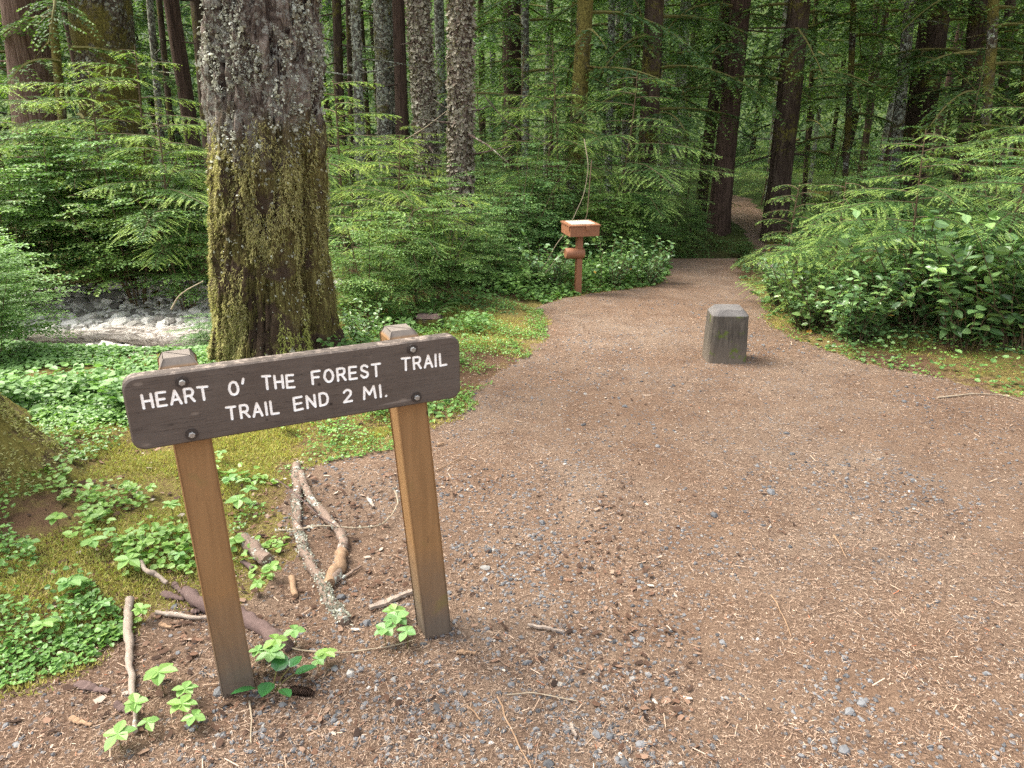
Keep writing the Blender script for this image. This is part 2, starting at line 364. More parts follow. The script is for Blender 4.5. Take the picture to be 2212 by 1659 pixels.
# gravel stones
def rocks(name, x, y, r, mat, sink=.3, rnd=None):
    ph = (1+5**.5)/2
    IV = nrm(np.array([(-1, ph, 0), (1, ph, 0), (-1, -ph, 0), (1, -ph, 0), (0, -1, ph), (0, 1, ph), (0, -1, -ph), (0, 1, -ph), (ph, 0, -1), (ph, 0, 1), (-ph, 0, -1), (-ph, 0, 1)], float))
    IF = np.array([(0, 11, 5), (0, 5, 1), (0, 1, 7), (0, 7, 10), (0, 10, 11), (1, 5, 9), (5, 11, 4), (11, 10, 2), (10, 7, 6), (7, 1, 8), (3, 9, 4), (3, 4, 2), (3, 2, 6), (3, 6, 8), (3, 8, 9), (4, 9, 5), (2, 4, 11), (6, 2, 10), (8, 6, 7), (9, 8, 1)])
    n = len(x); S = rng.uniform(.55, 1.25, (n, 3)); S[:, 2] *= .62
    V = IV[None]*S[:, None]*rng.uniform(.72, 1.2, (n, 12, 1)); A = rng.random(n)*6.28; c, s_ = np.cos(A)[:, None], np.sin(A)[:, None]
    V = np.stack([V[..., 0]*c - V[..., 1]*s_, V[..., 0]*s_ + V[..., 1]*c, V[..., 2]], -1)*r[:, None, None]
    V = V + np.stack([x, y, H(x, y) + r*sink*.6], -1)[:, None]
    mb = MB(); mb.add(V.reshape(-1, 3), (IF[None]+(np.arange(n)*12)[:, None, None]).reshape(-1, 3), np.repeat(rng.random(n) if rnd is None else rnd, 12)); return mb.build(name, mat)
x, y = scatter(60000, 1.0, 7.5, R(-50), R(60)); e = edge(x, y)
cl = fbm(x*1.6, y*1.6, 0, 3, 77) + .35*fbm(x*6, y*6, 0, 2, 78)
k = (e < .02) & (rng.random(len(x)) < np.clip(.13 + cl*.9 + .16*(y < 2.0) + .5*np.exp(-((x-.05)**2/.12+(y-2.6)**2/.35)), .02, .9)); x, y = x[k], y[k]
r = .0032 + .0062*rng.random(len(x))**1.5 + .013*(rng.random(len(x)) > .98)*rng.random(len(x)) + .001*np.hypot(x, y)*.4
tag(rocks('gravel', x, y, r, M['stone']), 'small grey stones scattered over the brown trail', 'gravel', kind='stuff')

# fallen needles
x, y = scatter(360000, .95, 7.0, R(-52), R(60)); e = edge(x, y); k = (e < .16) & (rng.random(len(x)) < np.clip(.72 + .9*fbm(x*1.3+.4*y, y*.7, 0, 4, 207) + .5*fbm(x*9, y*7, 0, 2, 208), .12, 1)); x, y = x[k], y[k]; n = len(x)
a = rng.random(n)*6.28; d = np.stack([np.cos(a), np.sin(a), rng.normal(0, .16, n)], -1)
big = rng.random(n) > .985
pos = np.stack([x, y, H(x, y) + .002 + .006*rng.random(n)], -1)
dist = np.hypot(x, y)
mb = MB(); mb.inst(BAR_T, DIA_F, pos, d, slope_n(n, .35), rng.uniform(.005, .017, n)*(1+2.0*big)*(.75+.10*dist), (.0009+.0006*rng.random(n))*(1+.9*big)*(.55+.22*dist), rng.random(n)**1.1)
tag(mb.build('needle_litter', M['litter']), 'brown fallen needles covering the trail', 'needle litter', kind='stuff')

# ------------------------------------------------------------------ trail sign
t_ = np.array([math.sin(R(64.4)), math.cos(R(64.4)), 0]); n_ = np.array([t_[1], -t_[0], 0]); P1 = np.array([-.7999, 1.7221, 0])
def m_post():
    t = NT('stained_wood_post'); v = t.coord('Object', (1, 1, .07)); w = t.coord()
    g = t.noise(v, 42, 6, .7, .6); s = t.noise(v, 150, 3, .6); blot = t.noise(w, 5, 5, .65)
    z = t.n('SeparateXYZ', {0: w}).outputs[2]
    c = t.mix(g, (.15, .078, .030), (.33, .185, .08)); c = t.mix(t.step(s, .68, .76), c, (.08, .04, .02))
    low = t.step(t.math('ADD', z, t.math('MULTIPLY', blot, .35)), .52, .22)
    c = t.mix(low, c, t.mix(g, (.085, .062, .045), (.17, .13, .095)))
    c = t.mix(t.step(blot, .60, .72), c, t.mix(.6, c, (.15, .13, .04)))
    top = t.step(z, 1.012, 1.02); c = t.mix(top, c, t.mix(g, (.10, .082, .068), (.25, .21, .175)))
    k_ = t.voro(t.coord('Object', (1, 1, .8)), 7.5); c = t.mix(t.step(k_, .075, .05), c, (.05, .026, .014))
    return t.bsdf(c, .72, t.bump(g, .35, .003), .3)
def m_board():
    t = NT('weathered_brown_board'); v = t.coord('Object', (.06, 1, 1)); w = t.coord()
    g = t.noise(v, 75, 6, .7, .5); b = t.noise(w, 9, 6, .7); z = t.n('SeparateXYZ', {0: w}).outputs[2]
    c = t.mix(g, (.044, .032, .025), (.105, .080, .065)); c = t.mix(t.step(b, .35, .75), c, t.mix(.5, c, (.12, .10, .085)))
    c = t.mix(t.step(t.noise(v, 20, 3, .5), .69, .72), c, (.17, .14, .12))
    ck = t.n('TexNoise', {'Vector': t.coord('Object', (.35, 1, 9)), 'Scale': 7, 'Detail': 5, 'Roughness': .6, 'Distortion': .4}).outputs[0]; c = t.mix(t.step(t.math('ABSOLUTE', t.math('SUBTRACT', ck, .5)), .008, .0), c, (.018, .013, .011))
    gd = t.voro(w, 17); c = t.mix(t.step(gd, .10, .06), c, (.022, .016, .013)); lg = t.voro(t.coord('Object', (1, 1, 2.2)), 8); c = t.mix(t.math('MULTIPLY', t.step(lg, .11, .05), .6), c, (.20, .16, .13))
    nz = t.n('SeparateXYZ', {0: t.n('NewGeometry').outputs['Normal']}).outputs[2]
    wear = t.math('MULTIPLY', t.step(nz, .5, .9), t.step(t.noise(w, 28, 5, .75), .50, .66)); c = t.mix(wear, c, (.34, .27, .22))
    return t.bsdf(c, .6, t.bump(t.math('ADD', g, b), .35, .003), .35)
M['post'] = m_post(); M['board'] = m_board()
def m_white():
    t = NT('white_routed_paint'); n = t.noise(t.coord(), 55, 5, .7)
    c = t.mix(t.step(n, .60, .74), (.88, .86, .83), (.50, .38, .33)); return t.bsdf(c, .7, None, .3)
M['white'] = m_white()
M['bolt'] = simple('galvanised_bolt', (.34, .33, .31), .42, .5, .3, 90, .2, Metallic=.75)
M['washer'] = simple('rusty_washer', (.035, .025, .02), .6, .4, .4, 120)

zb = Hs(P1[0], P1[1])
sign = tag(empty('trail_sign', (P1[0], P1[1], 0), R(90-64.4)), 'dark brown routed wooden sign on two square posts, reading HEART O\' THE FOREST TRAIL', 'sign')
# local frame of the sign: +x along the board, -y towards the viewer
def post(u0, z0, u1, z1, name='post'):
    h = .046; mb = MB(); L = []
    for s, zz in ((1, 0), (1, .3), (1, .6), (1, .955), (.72, 1.0)):
        zc = z0-.12 + (z1-z0+.12)*zz if zz < .95 else (z1-.022 if zz < 1 else z1)
        uc = u0 + (u1-u0)*(zc-z0)/(z1-z0)
        for dx, dy in ((-1, -1), (1, -1), (1, 1), (-1, 1)):
            for q in (0, 1):
                c = .93; ex, ey = (dx*c, dy) if (q == 0) == (dx*dy > 0) else (dx, dy*c)
                L.append((uc + ex*h*s, h + ey*h*s, zc))
    F = [(i*8+j, i*8+(j+1) % 8, (i+1)*8+(j+1) % 8, (i+1)*8+j) for i in range(4) for j in range(8)]
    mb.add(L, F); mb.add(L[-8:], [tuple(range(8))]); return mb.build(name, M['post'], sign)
post(0, 0, -.018, 1.035); post(.624, -.06, .556, 1.032)
# strokes of the routed letters (cell 0..1 wide, 0..1 high)
def arc(cx, cy, rx, ry, a0, a1, n=14): return [(cx+rx*math.cos(R(a0+(a1-a0)*i/n)), cy+ry*math.sin(R(a0+(a1-a0)*i/n))) for i in range(n+1)]
GL = {'H': [[(0, 0), (0, 1)], [(.75, 0), (.75, 1)], [(0, .5), (.75, .5)]], 'E': [[(.7, 1), (0, 1), (0, 0), (.7, 0)], [(0, .5), (.6, .5)]],
      'A': [[(0, 0), (.4, 1), (.8, 0)], [(.15, .33), (.65, .33)]], 'R': [[(0, 0), (0, 1), (.42, 1)] + arc(.42, .74, .26, .26, 90, -90) + [(0, .48)], [(.38, .48), (.72, 0)]],
      'T': [[(0, 1), (.8, 1)], [(.4, 1), (.4, 0)]], 'O': [arc(.42, .5, .4, .5, 90, 450, 24)], "'": [[(.12, 1.12), (.02, .78)]], 'F': [[(.7, 1), (0, 1), (0, 0)], [(0, .5), (.58, .5)]],
      'S': [[(.66, .86)] + arc(.36, .76, .30, .25, 40, 180, 8) + [(.12, .62), (.58, .42)] + arc(.36, .25, .32, .25, 30, -150, 10) + [(.02, .2)]],
      'I': [[(.0, 0), (.0, 1)]], 'L': [[(0, 1), (0, 0), (.66, 0)]], 'N': [[(0, 0), (0, 1), (.7, 0), (.7, 1)]], 'D': [[(0, 0), (0, 1), (.3, 1)] + arc(.3, .5, .42, .5, 90, -90) + [(0, 0)]],
      '2': [[(.04, .8)] + arc(.36, .70, .30, .30, 150, -20, 10) + [(.5, .42), (.02, 0), (.68, 0)]], 'M': [[(0, 0), (.06, 1), (.42, .35), (.78, 1), (.84, 0)]], '.': [[(0, 0), (.01, 0.0)]]}
WD = {'H': .75, 'E': .7, 'A': .8, 'R': .72, 'T': .8, 'O': .84, "'": .12, 'F': .7, 'S': .7, 'I': 0, 'L': .66, 'N': .7, 'D': .72, '2': .68, 'M': .84, '.': 0}
TH = .022; bu0, bu1, bz0, bz1 = -.146, .704, .828, 1.014; FY = -.042     # face of the board in sign space
def rounded(u0, u1, z0, z1, r, n=7):
    pts = []
    for cx, cz, a in ((u1-r, z1-r, 0), (u0+r, z1-r, 90), (u0+r, z0+r, 180), (u1-r, z0+r, 270)):
        for i in range(n+1): pts.append((cx+r*math.cos(R(a+90*i/n)), cz+r*math.sin(R(a+90*i/n))))
    return pts
def board():
    mb = MB(); n = None; rows = []
    for y_, ins in ((0, .003), (-.003, 0), (-.038, 0), (-.042, .004)):
        p = rounded(bu0+ins, bu1-ins, bz0+ins, bz1-ins, .03); n = len(p); rows += [(a, y_, b + .0*a) for a, b in p]
    F = [(i*n+j, i*n+(j+1) % n, (i+1)*n+(j+1) % n, (i+1)*n+j) for i in range(3) for j in range(n)]
    mb.add(rows, F); me = mb.mesh('board', [M['board'], M['white']])
    import bmesh
    bm = bmesh.new(); bm.from_mesh(me); bm.verts.ensure_lookup_table()
    bm.faces.new([bm.verts[j] for j in range(n)]); bm.faces.new([bm.verts[3*n+j] for j in range(n)][::-1])
    bmesh.ops.recalc_face_normals(bm, faces=bm.faces); bm.to_mesh(me); bm.free()
    return link('board', me, sign)
bo = board()
def stroke_polys():
    lines = []
    def put(word, u0, z0, u1, z1, h):
        tot = sum(WD[c] + .42 for c in word) - .42; k_ = (u1-u0)/tot; x_ = 0
        for c in word:
            f0 = x_/tot
            for st in GL[c]:
                lines.append([(u0 + (x_ + px_)*k_, z0 + (z1-z0)*(x_+px_)/tot + pz*h) for px_, pz in st])
            x_ += WD[c] + .42
    def w(word, pa, pb, h):                # picture columns/rows of the word's baseline ends
        q = []
        for px_, py_ in (pa, pb):
            d = ray(px_, py_); o = P1 + n_*.042; s = ((o - np.array([0, 0, CAMZ])) @ n_)/(d @ n_); p = np.array([0, 0, CAMZ]) + d*s; q.append(((p-P1) @ t_, p[2]))
        put(word, q[0][0], q[0][1], q[1][0], q[1][1], h)
    w('HEART', (311, 882), (451, 862), .0335); w("O'", (497, 854), (529, 849), .0335); w('THE', (569, 840), (636, 836), .0335)
    w('FOREST', (676, 829), (822, 811), .0335); w('TRAIL', (869, 800), (964, 788), .0335)
    w('TRAIL', (492, 907), (602, 892), .0335); w('END', (637, 886), (709, 873), .0335); w('2', (743, 869), (760, 866), .0335); w('MI.', (787, 862), (834, 855), .0335)
    return lines
def letters():
    mb = MB(); hw = .0032
    for ln in stroke_polys():
        P = np.array(ln); P = P + rng.normal(0, .0004, P.shape)
        dense = [P[0]]
        for a, b in zip(P[:-1], P[1:]):
            m = max(1, int(np.linalg.norm(b-a)/.004))
            for i in range(1, m+1): dense.append(a+(b-a)*i/m)
        # chain of short prisms is replaced by one closed sausage per straight run
        runs = [[dense[0]]]
        for i in range(1, len(P)): runs.append([P[i-1], P[i]])
        for rn in runs[1:] if len(runs) > 1 else []:
            a, b = rn; d = (b-a)/max(np.linalg.norm(b-a), 1e-6); sd_ = np.array([-d[1], d[0]]); ring = []
            for i in range(7): th = R(-90+180*i/6); ring.append(b + hw*(d*math.cos(th)+sd_*math.sin(th)))
            for i in range(7): th = R(90+180*i/6); ring.append(a + hw*(d*math.cos(th)+sd_*math.sin(th)))
            yield np.array(ring)
def carve():
    import bmesh
    me = bpy.data.meshes.new('cut'); bm = bmesh.new()
    for q, ring in enumerate(letters()):
        dep = FY + .0035 + .00003*(q % 9)
        v0 = [bm.verts.new((p[0], FY-.006-.00002*(q % 7), p[1])) for p in ring]; v1 = [bm.verts.new((p[0], dep, p[1])) for p in ring]; n = len(ring)
        for i in range(n): bm.faces.new((v0[i], v0[(i+1) % n], v1[(i+1) % n], v1[i]))
        bm.faces.new(v0[::-1]); bm.faces.new(v1)
    bmesh.ops.recalc_face_normals(bm, faces=bm.faces)
    for f in bm.faces: f.material_index = 0
    bm.to_mesh(me); bm.free(); me.materials.append(M['white'])
    c = link('cutter', me, sign)
    md = bo.modifiers.new('carve', 'BOOLEAN'); md.object = c; md.operation = 'DIFFERENCE'; md.solver = 'EXACT'; md.use_self = True
    md.material_mode = 'TRANSFER'
    bpy.context.view_layer.update()
    dg = bpy.context.evaluated_depsgraph_get(); nm = bpy.data.meshes.new_from_object(bo.evaluated_get(dg))
    print('CARVE polys', len(bo.data.polygons), '->', len(nm.polygons), [m.name for m in nm.materials])
    bo.modifiers.clear(); bo.data = nm; bpy.data.objects.remove(c)
carve()
def bolt(u, z):
    mb = MB(); y0 = FY-.0008
    def disc(r, ya, yb, k, rr=None, mat=0, rot=0):
        rr = r if rr is None else rr; V = [(u+r*math.cos(rot+6.2832*i/k), ya, z+r*math.sin(rot+6.2832*i/k)) for i in range(k)] + [(u+rr*math.cos(rot+6.2832*i/k), yb, z+rr*math.sin(rot+6.2832*i/k)) for i in range(k)]
        mb.add(V, [(i, (i+1) % k, k+(i+1) % k, k+i) for i in range(k)], mat=mat); mb.add(V[k:], [tuple(range(k))], mat=mat)
    disc(.0150, y0, y0-.003, 20, .0143, 1); disc(.0082, y0-.003, y0-.008, 6, .0082, 0, .3); disc(.0082, y0-.008, y0-.0095, 6, .0062, 0, .3)
    mb.build('bolt', [M['bolt'], M['washer']], sign)
for u, z in ((-.016, .988), (-.013, .850), (.565, .992), (.570, .851)): bolt(u, z)

# ------------------------------------------------------------------ short square bollard
def m_bollard():
    t = NT('grey_weathered_timber'); v = t.coord('Object', (1, 1, .12)); w = t.coord(); g = t.noise(v, 34, 6, .7, .5); b = t.noise(w, 9, 5, .7)
    z = t.n('SeparateXYZ', {0: w}).outputs[2]
    c = t.mix(t.step(g, .3, .7), (.025, .021, .017), (.135, .115, .09)); c = t.mix(t.step(z, .20, .02), c, (.13, .105, .08))
    c = t.mix(t.step(b, .57, .64), c, t.mix(g, (.05, .07, .012), (.12, .15, .025)))
    c = t.mix(t.step(z, .352, .358), c, t.mix(b, (.05, .045, .042), (.19, .175, .165)))
    return t.bsdf(c, .85, t.bump(g, .8, .008), .25)
M['bollard'] = m_bollard()
def bollard():
    x_, y_ = 1.575, 5.24; mb = MB(); k = 24; rows = []
    zs = [(-.15, .145), (0, .144), (.12, .141), (.25, .137), (.352, .133), (.358, .130), (.392, .098), (.396, .094)]
    for z, r_ in zs:
        for i in range(k*2):
            th = i*6.2832/(k*2); c_, s_ = math.cos(th), math.sin(th); q = (abs(c_)**7+abs(s_)**7)**(-1/7)
            rr = r_*q*(1+.018*float(fbm(np.array([c_*9]), np.array([s_*9]), np.array([z*2.]), 3, 4)[0])); rows.append((rr*c_, rr*s_*.9, z))
    n = k*2; mb.add(rows, [(i*n+j, i*n+(j+1) % n, (i+1)*n+(j+1) % n, (i+1)*n+j) for i in range(len(zs)-1) for j in range(n)]); mb.add(rows[-n:], [tuple(range(n))])
    o = mb.build('bollard', M['bollard'], smooth=False); o.location = (x_, y_, Hs(x_, y_)); o.rotation_euler = (0, R(-.5), R(-4))
    tag(o, 'short thick grey timber bollard with green moss patches, standing in the trail', 'bollard')
bollard()

# ------------------------------------------------------------------ rust red collection box
M['rust'] = simple('rust_red_paint', (.235, .10, .05), .6, .35, .22, 14, .1)
M['paper'] = simple('white_map_sheet', (.42, .45, .37), .35, .5, .12, 8, .02)
def bx(mb, c, s, rz=0, tilt=0, mat=0, bev=.0):
    c = np.array(c); V = np.array([(a, b, d) for a in (-1, 1) for b in (-1, 1) for d in (-1, 1)], float)*np.array(s)/2
    ct, st = math.cos(tilt), math.sin(tilt); V = np.stack([V[:, 0], V[:, 1]*ct - V[:, 2]*st, V[:, 1]*st + V[:, 2]*ct], -1)
    cr, sr = math.cos(rz), math.sin(rz); V = np.stack([V[:, 0]*cr - V[:, 1]*sr, V[:, 0]*sr + V[:, 1]*cr, V[:, 2]], -1) + c
    mb.add(V, [(0, 1, 3, 2), (4, 6, 7, 5), (0, 4, 5, 1), (2, 3, 7, 6), (0, 2, 6, 4), (1, 5, 7, 3)], mat=mat)
def ranger_box():
    D = 7.7; x_ = X_at(1248, D, -.2); z0 = Hs(x_, D); e = empty('map_box_post', (x_, D, z0), R(14)); tag(e, 'rust red box with white map lid, on a slim post with a round tube', 'map box')
    mb = MB(); bx(mb, (0, 0, .25), (.06, .06, .74)); mb.build('post', M['rust'], e)
    mb = MB(); bx(mb, (.005, 0, .675), (.31, .30, .10), 0, R(1.5)); mb.build('box', M['rust'], e)
    mb = MB(); bx(mb, (.005, -.001, .732), (.33, .32, .013), 0, R(1.5)); bx(mb, (.03, -.166, .71), (.035, .014, .045), 0, R(1.5)); bx(mb, (-.155, -.12, .712), (.014, .03, .05), 0, R(1.5)); bx(mb, (.005, .158, .735), (.30, .012, .02)); lid = mb.build('lid', M['rust'], e)
    mb = MB(); bx(mb, (.005, .01, .7405), (.25, .23, .006), 0, R(1.5)); mb.build('map_sheet', M['paper'], lid)
    mb = MB(); tube(mb, [(.045, -.01, .425), (.0, -.012, .427), (-.06, -.014, .43), (-.15, -.018, .435), (-.155, -.018, .435)], [.052, .056, .056, .054, .046], 20, cap=True); mb.build('pamphlet_tube', M['rust'], e, smooth=True)
ranger_box()

# ------------------------------------------------------------------ plants: prototypes
def frames_spray(out, p0, az, L, el0, droop, sec_step, leaf_step, leaf_len, leaf_w, spread=.42, sweep=R(58), tipsize=.3, mb_stem=None, r0=.006, jitter=1.0):
    m = max(6, int(L/sec_step)); s = np.linspace(0, 1, m); el = el0 - droop*s
    seg = L/(m-1); dirs = np.stack([np.cos(el)*math.cos(az), np.cos(el)*math.sin(az), np.sin(el)], -1)
    azj = az + np.cumsum(rng.normal(0, .055, m)); dirs = np.stack([np.cos(el)*np.cos(azj), np.cos(el)*np.sin(azj), np.sin(el)], -1)
    P = np.array(p0) + np.concatenate([[np.zeros(3)], np.cumsum(dirs[:-1]*seg, 0)])
    if mb_stem is not None: tube(mb_stem, P[::2] if m > 12 else P, np.linspace(r0, r0*.25, len(P[::2] if m > 12 else P)), 4, rng.random())
    for i in range(1, m):
        t = s[i]
        for sg in (-1, 1):
            l2 = L*spread*(1-t)**.75*min(1, .35+3*t)*rng.uniform(.45, 1.2) + leaf_len*1.2
            if t < .12 or rng.random() < .12: continue
            w = dirs[i]; sidev = np.array([-math.sin(azj[i]), math.cos(azj[i]), 0])*sg
            sw = sweep*rng.uniform(.7, 1.2); d2 = nrm((w*math.cos(sw) + sidev*math.sin(sw))[None])[0]
            n2 = max(2, int(l2/leaf_step)); rr = (np.arange(n2)+.6)/n2
            hang = -(.28*rng.uniform(.3, 1.8))*l2*rr**2*jitter
            base = P[i] + d2*(rr*l2)[:, None]; base[:, 2] += hang
            dd = nrm(np.stack([np.full(n2, d2[0]), np.full(n2, d2[1]), np.full(n2, d2[2]) - .5*rr*jitter], -1))
            perp = nrm(np.cross(dd, np.array([0, 0, 1.])))
            for s3 in (-1, 1):
                out.append((base, nrm(dd*.75 + perp*s3*.75 + rng.normal(0, .12, (n2, 3))), leaf_len*(1.05-.45*rr)*rng.uniform(.8, 1.2, n2), leaf_w, (rr > 1-tipsize).astype(float)*rng.uniform(.5, 1, n2), np.full(n2, rng.random())*.6 + rng.random(n2)*.4))
    return P
def emit(out, name, mat, T=DIA_T, TF=DIA_F, tiltn=.25, parent=None, base=None, extra=None):
    mb = base or MB()
    pos = np.concatenate([o[0] for o in out]); d = np.concatenate([o[1] for o in out]); ln = np.concatenate([o[2] for o in out])
    wd = np.concatenate([np.broadcast_to(o[3], len(o[0])) for o in out]); tp = np.concatenate([o[4] for o in out]); rd = np.concatenate([o[5] for o in out])
    nn = rng.normal(size=pos.shape)*tiltn; nn[:, 2] += 1
    mb.inst(T, TF, pos, d, nn, ln, wd, rd, tp)
    return mb.mesh(name, mat)

def p_sapling(h, nb, Lmax, tips=.3, fine=1.0, el=R(22), dr=R(55), low=.12, drooptop=True):
    out = []; st = MB(); lean = rng.normal(0, .04, 2)
    zz = np.linspace(0, h, 12); P = np.stack([lean[0]*zz + .02*np.sin(zz*3), lean[1]*zz, zz], -1); tube(st, P, np.linspace(.008+.006*h, .004, 12), 6)
    for i in range(nb):
        t = low + (1-low)*(i+rng.random()*.8)/nb; t = min(t, .98); L = Lmax*(1-t)**.45*rng.uniform(.45, 1.15) + .12
        p = [np.interp(t*h, zz, P[:, 0]), np.interp(t*h, zz, P[:, 1]), t*h]
        frames_spray(out, p, i*2.4 + rng.normal(0, .3), L, el*rng.uniform(.4, 1.3), dr*rng.uniform(.7, 1.2), .034*fine, .0115*fine, .023*fine**.8, .0092*fine, spread=.52, tipsize=tips, mb_stem=st)
    return emit(out, 'foliage', M['hemlock']), st.mesh('stem', M['stem'])
def p_huck(h, nst, leaf=.02, mat='huck', spread=.6, dens=1.0, flatk=1.0, T=LEAF_T, TF=LEAF_F, stem='stem', wr=.62):
    out = []; st = MB()
    for k in range(nst):
        a = rng.random()*6.28; hh = h*rng.uniform(.6, 1); lean = rng.uniform(.1, .45); m = 9; zz = np.linspace(0, 1, m)
        P = np.stack([math.cos(a)*(.05+lean*hh*zz**1.5), math.sin(a)*(.05+lean*hh*zz**1.5), hh*zz], -1) + np.cumsum(rng.normal(0, .012, (m, 3)), 0)
        tube(st, P, np.linspace(.008, .0025, m), 5)
        nbr = int((10+6*rng.random())*dens)
        for i in range(nbr):
            t = .22 + .78*(i+rng.random())/nbr; t = min(t, 1); p = np.array([np.interp(t, zz, P[:, c]) for c in range(3)])
            az = rng.random()*6.28; L = spread*rng.uniform(.35, 1)*(1.1-.5*t)
            mm = max(4, int(L/.07)); s = np.linspace(0, 1, mm); azj = az + np.cumsum(rng.normal(0, .12, mm))
            Q = p + np.cumsum(np.stack([np.cos(azj), np.sin(azj), .30-.55*s], -1)*L/mm, 0); tube(st, Q, np.linspace(.003, .0012, mm), 3)
            for q in range(mm):
                for tw in range(3):
                    l2 = spread*.30*rng.uniform(.4, 1.1); aa = azj[q] + (1, -1, .3)[tw]*rng.uniform(.5, 1.2); n2 = max(3, int(l2/(leaf*.85)))
                    rr = (np.arange(n2)+.4)/n2; dv = np.array([math.cos(aa), math.sin(aa), -.05]); base = Q[q] + dv*(rr*l2)[:, None]
                    sgn = np.where(np.arange(n2) % 2, 1, -1)*.9; ang = aa + sgn + rng.normal(0, .25, n2)
                    out.append((base, np.stack([np.cos(ang), np.sin(ang), rng.normal(-.12, .22, n2)], -1), leaf*rng.uniform(.65, 1.2, n2), leaf*wr, np.full(n2, float(rng.random() > .8)*.8)*rr, rng.random(n2)))
    return emit(out, 'foliage', M[mat], T, TF, .30/flatk), st.mesh('stem', M[stem])
def p_salal(h, nst, leaf=.075):
    out = []; st = MB()
    for k in range(nst):
        a = rng.random()*6.28; hh = h*rng.uniform(.45, 1); m = 10; zz = np.linspace(0, 1, m); ln = rng.uniform(.2, .8)
        P = np.stack([math.cos(a)*(.15*rng.random()+ln*hh*zz), math.sin(a)*(.15*rng.random()+ln*hh*zz), hh*zz**.8], -1) + np.cumsum(rng.normal(0, .018, (m, 3)), 0); tube(st, P, np.linspace(.005, .002, m), 5)
        n2 = int(hh/.035); tt = np.clip((np.arange(n2)+1.5)/n2, .12, 1); base = np.stack([np.interp(tt, zz, P[:, c]) for c in range(3)], -1)
        ang = a + np.arange(n2)*2.3 + rng.normal(0, .4, n2); out.append((base, np.stack([np.cos(ang), np.sin(ang), rng.normal(.15, .35, n2)], -1), leaf*rng.uniform(.6, 1.15, n2), leaf*rng.uniform(.5, .68, n2), (rng.random(n2) > .85)*.7, rng.random(n2)))
    T = [(0, 0, 0), (.38, .15, .06), (.5, .42, .09), (.30, .78, .05), (0, 1, -.08), (-.30, .78, .05), (-.5, .42, .09), (-.38, .15, .06)]
    TF = [(0, 1, 2, 3), (0, 3, 4, 4), (0, 5, 6, 7)]
    mb = MB(); pos = np.concatenate([o[0] for o in out])
    return emit(out, 'foliage', M['salal'], [T[0], T[1], T[2], T[3], T[4], T[5], T[6], T[7]], [(0, 1, 2, 3), (4, 5, 0, 3), (0, 5, 6, 7)], .35), st.mesh('stem', M['stem'])
def p_fern(n, L, mat='fern'):
    out = []; st = MB()
    for k in range(n):
        az = k*6.283/n + rng.normal(0, .2); l = L*rng.uniform(.7, 1.1); m = int(l/.016); s = np.linspace(0, 1, m); el = R(68)*(1) - R(100)*s**1.1*rng.uniform(.8, 1.1)
        d = np.stack([np.cos(el)*math.cos(az), np.cos(el)*math.sin(az), np.sin(el)], -1); P = np.cumsum(d*l/m, 0); tube(st, P[::4], np.linspace(.003, .001, len(P[::4])), 3)
        side = np.array([-math.sin(az), math.cos(az), 0])
        for sg in (-1, 1):
            k_ = s > .1; ln = .085*l/.7*np.sin(np.clip(s, .1, 1)**.7*math.pi*.97+.08)[k_] + .01
            out.append((P[k_], nrm(side*sg + d[k_]*.35 + rng.normal(0, .05, (k_.sum(), 3))), ln, .014, s[k_]*.3, np.full(k_.sum(), rng.random())))
    return emit(out, 'fronds', M[mat], DIA_T, DIA_F, .15), st.mesh('stem', M['stem'])
def p_limbs(n, z0, z1, L, rad=.15, fine=2.2, el=R(5), dr=R(45)):
    out = []; st = MB()
    for i in range(n):
        az = i*2.399 + rng.normal(0, .4); z = z0 + (z1-z0)*(i+rng.random())/n
        frames_spray(out, (rad*math.cos(az)*.6, rad*math.sin(az)*.6, z), az, L*rng.uniform(.55, 1.15), el*rng.normal(1, .6), dr*rng.uniform(.5, 1.3), .045*fine, .018*fine, .045*fine**.8, .014*fine, spread=.42, tipsize=.25, mb_stem=st, r0=.026, jitter=1.6)
    return emit(out, 'needles', M['limb'], tiltn=.35), st.mesh('limbs', M['greenstem'])
def p_crown(n, z0, z1, L):
    out = []
    for i in range(n):
        t = (i+rng.random())/n; az = i*2.399 + rng.normal(0, .3)
        frames_spray(out, (0, 0, z0 + (z1-z0)*t), az, L*(1-.75*t)*rng.uniform(.7, 1.15), R(5), R(40), .17, .085, .17, .045, spread=.4, jitter=1.2)
    return emit(out, 'crown', M['limb'], tiltn=.4)

SAP = [p_sapling(2.2, 30, 1.3, .40, 1.1, el=R(14), dr=R(34)), p_sapling(1.5, 26, 1.15, .5, el=R(12), dr=R(32)), p_sapling(2.9, 38, 1.35, .3, 1.3, el=R(12), dr=R(44)), p_sapling(1.9, 22, 1.35, .5, 1.0, el=R(10), dr=R(26), low=.35)]
SMALLSAP = [p_sapling(.9, 20, .6, .45, .9)]
HUCK = [p_huck(1.5, 8, .032, spread=.7, flatk=1.4, dens=1.15), p_huck(1.1, 8, .028, spread=.62, dens=1.2), p_huck(1.9, 7, .046, 'bright', .8, flatk=1.6, dens=1.3)]
SALAL = [p_salal(.95, 46, .098), p_salal(.6, 34, .07)]
FERN = [p_fern(13, .75), p_fern(10, .5)]
LIMB = [p_limbs(13, 1.9, 5.2, 2.3), p_limbs(16, 2.4, 7.5, 2.6, fine=2.6), p_limbs(12, 1.2, 4.6, 1.7, fine=2.0), p_limbs(22, 2.6, 11, 3.0, fine=4.2)]
CROWN = [p_crown(34, 6.5, 17, 3.0), p_crown(30, 8.0, 18, 2.8)]
TALLCROWN = [p_crown(26, 10, 19, 2.6)]

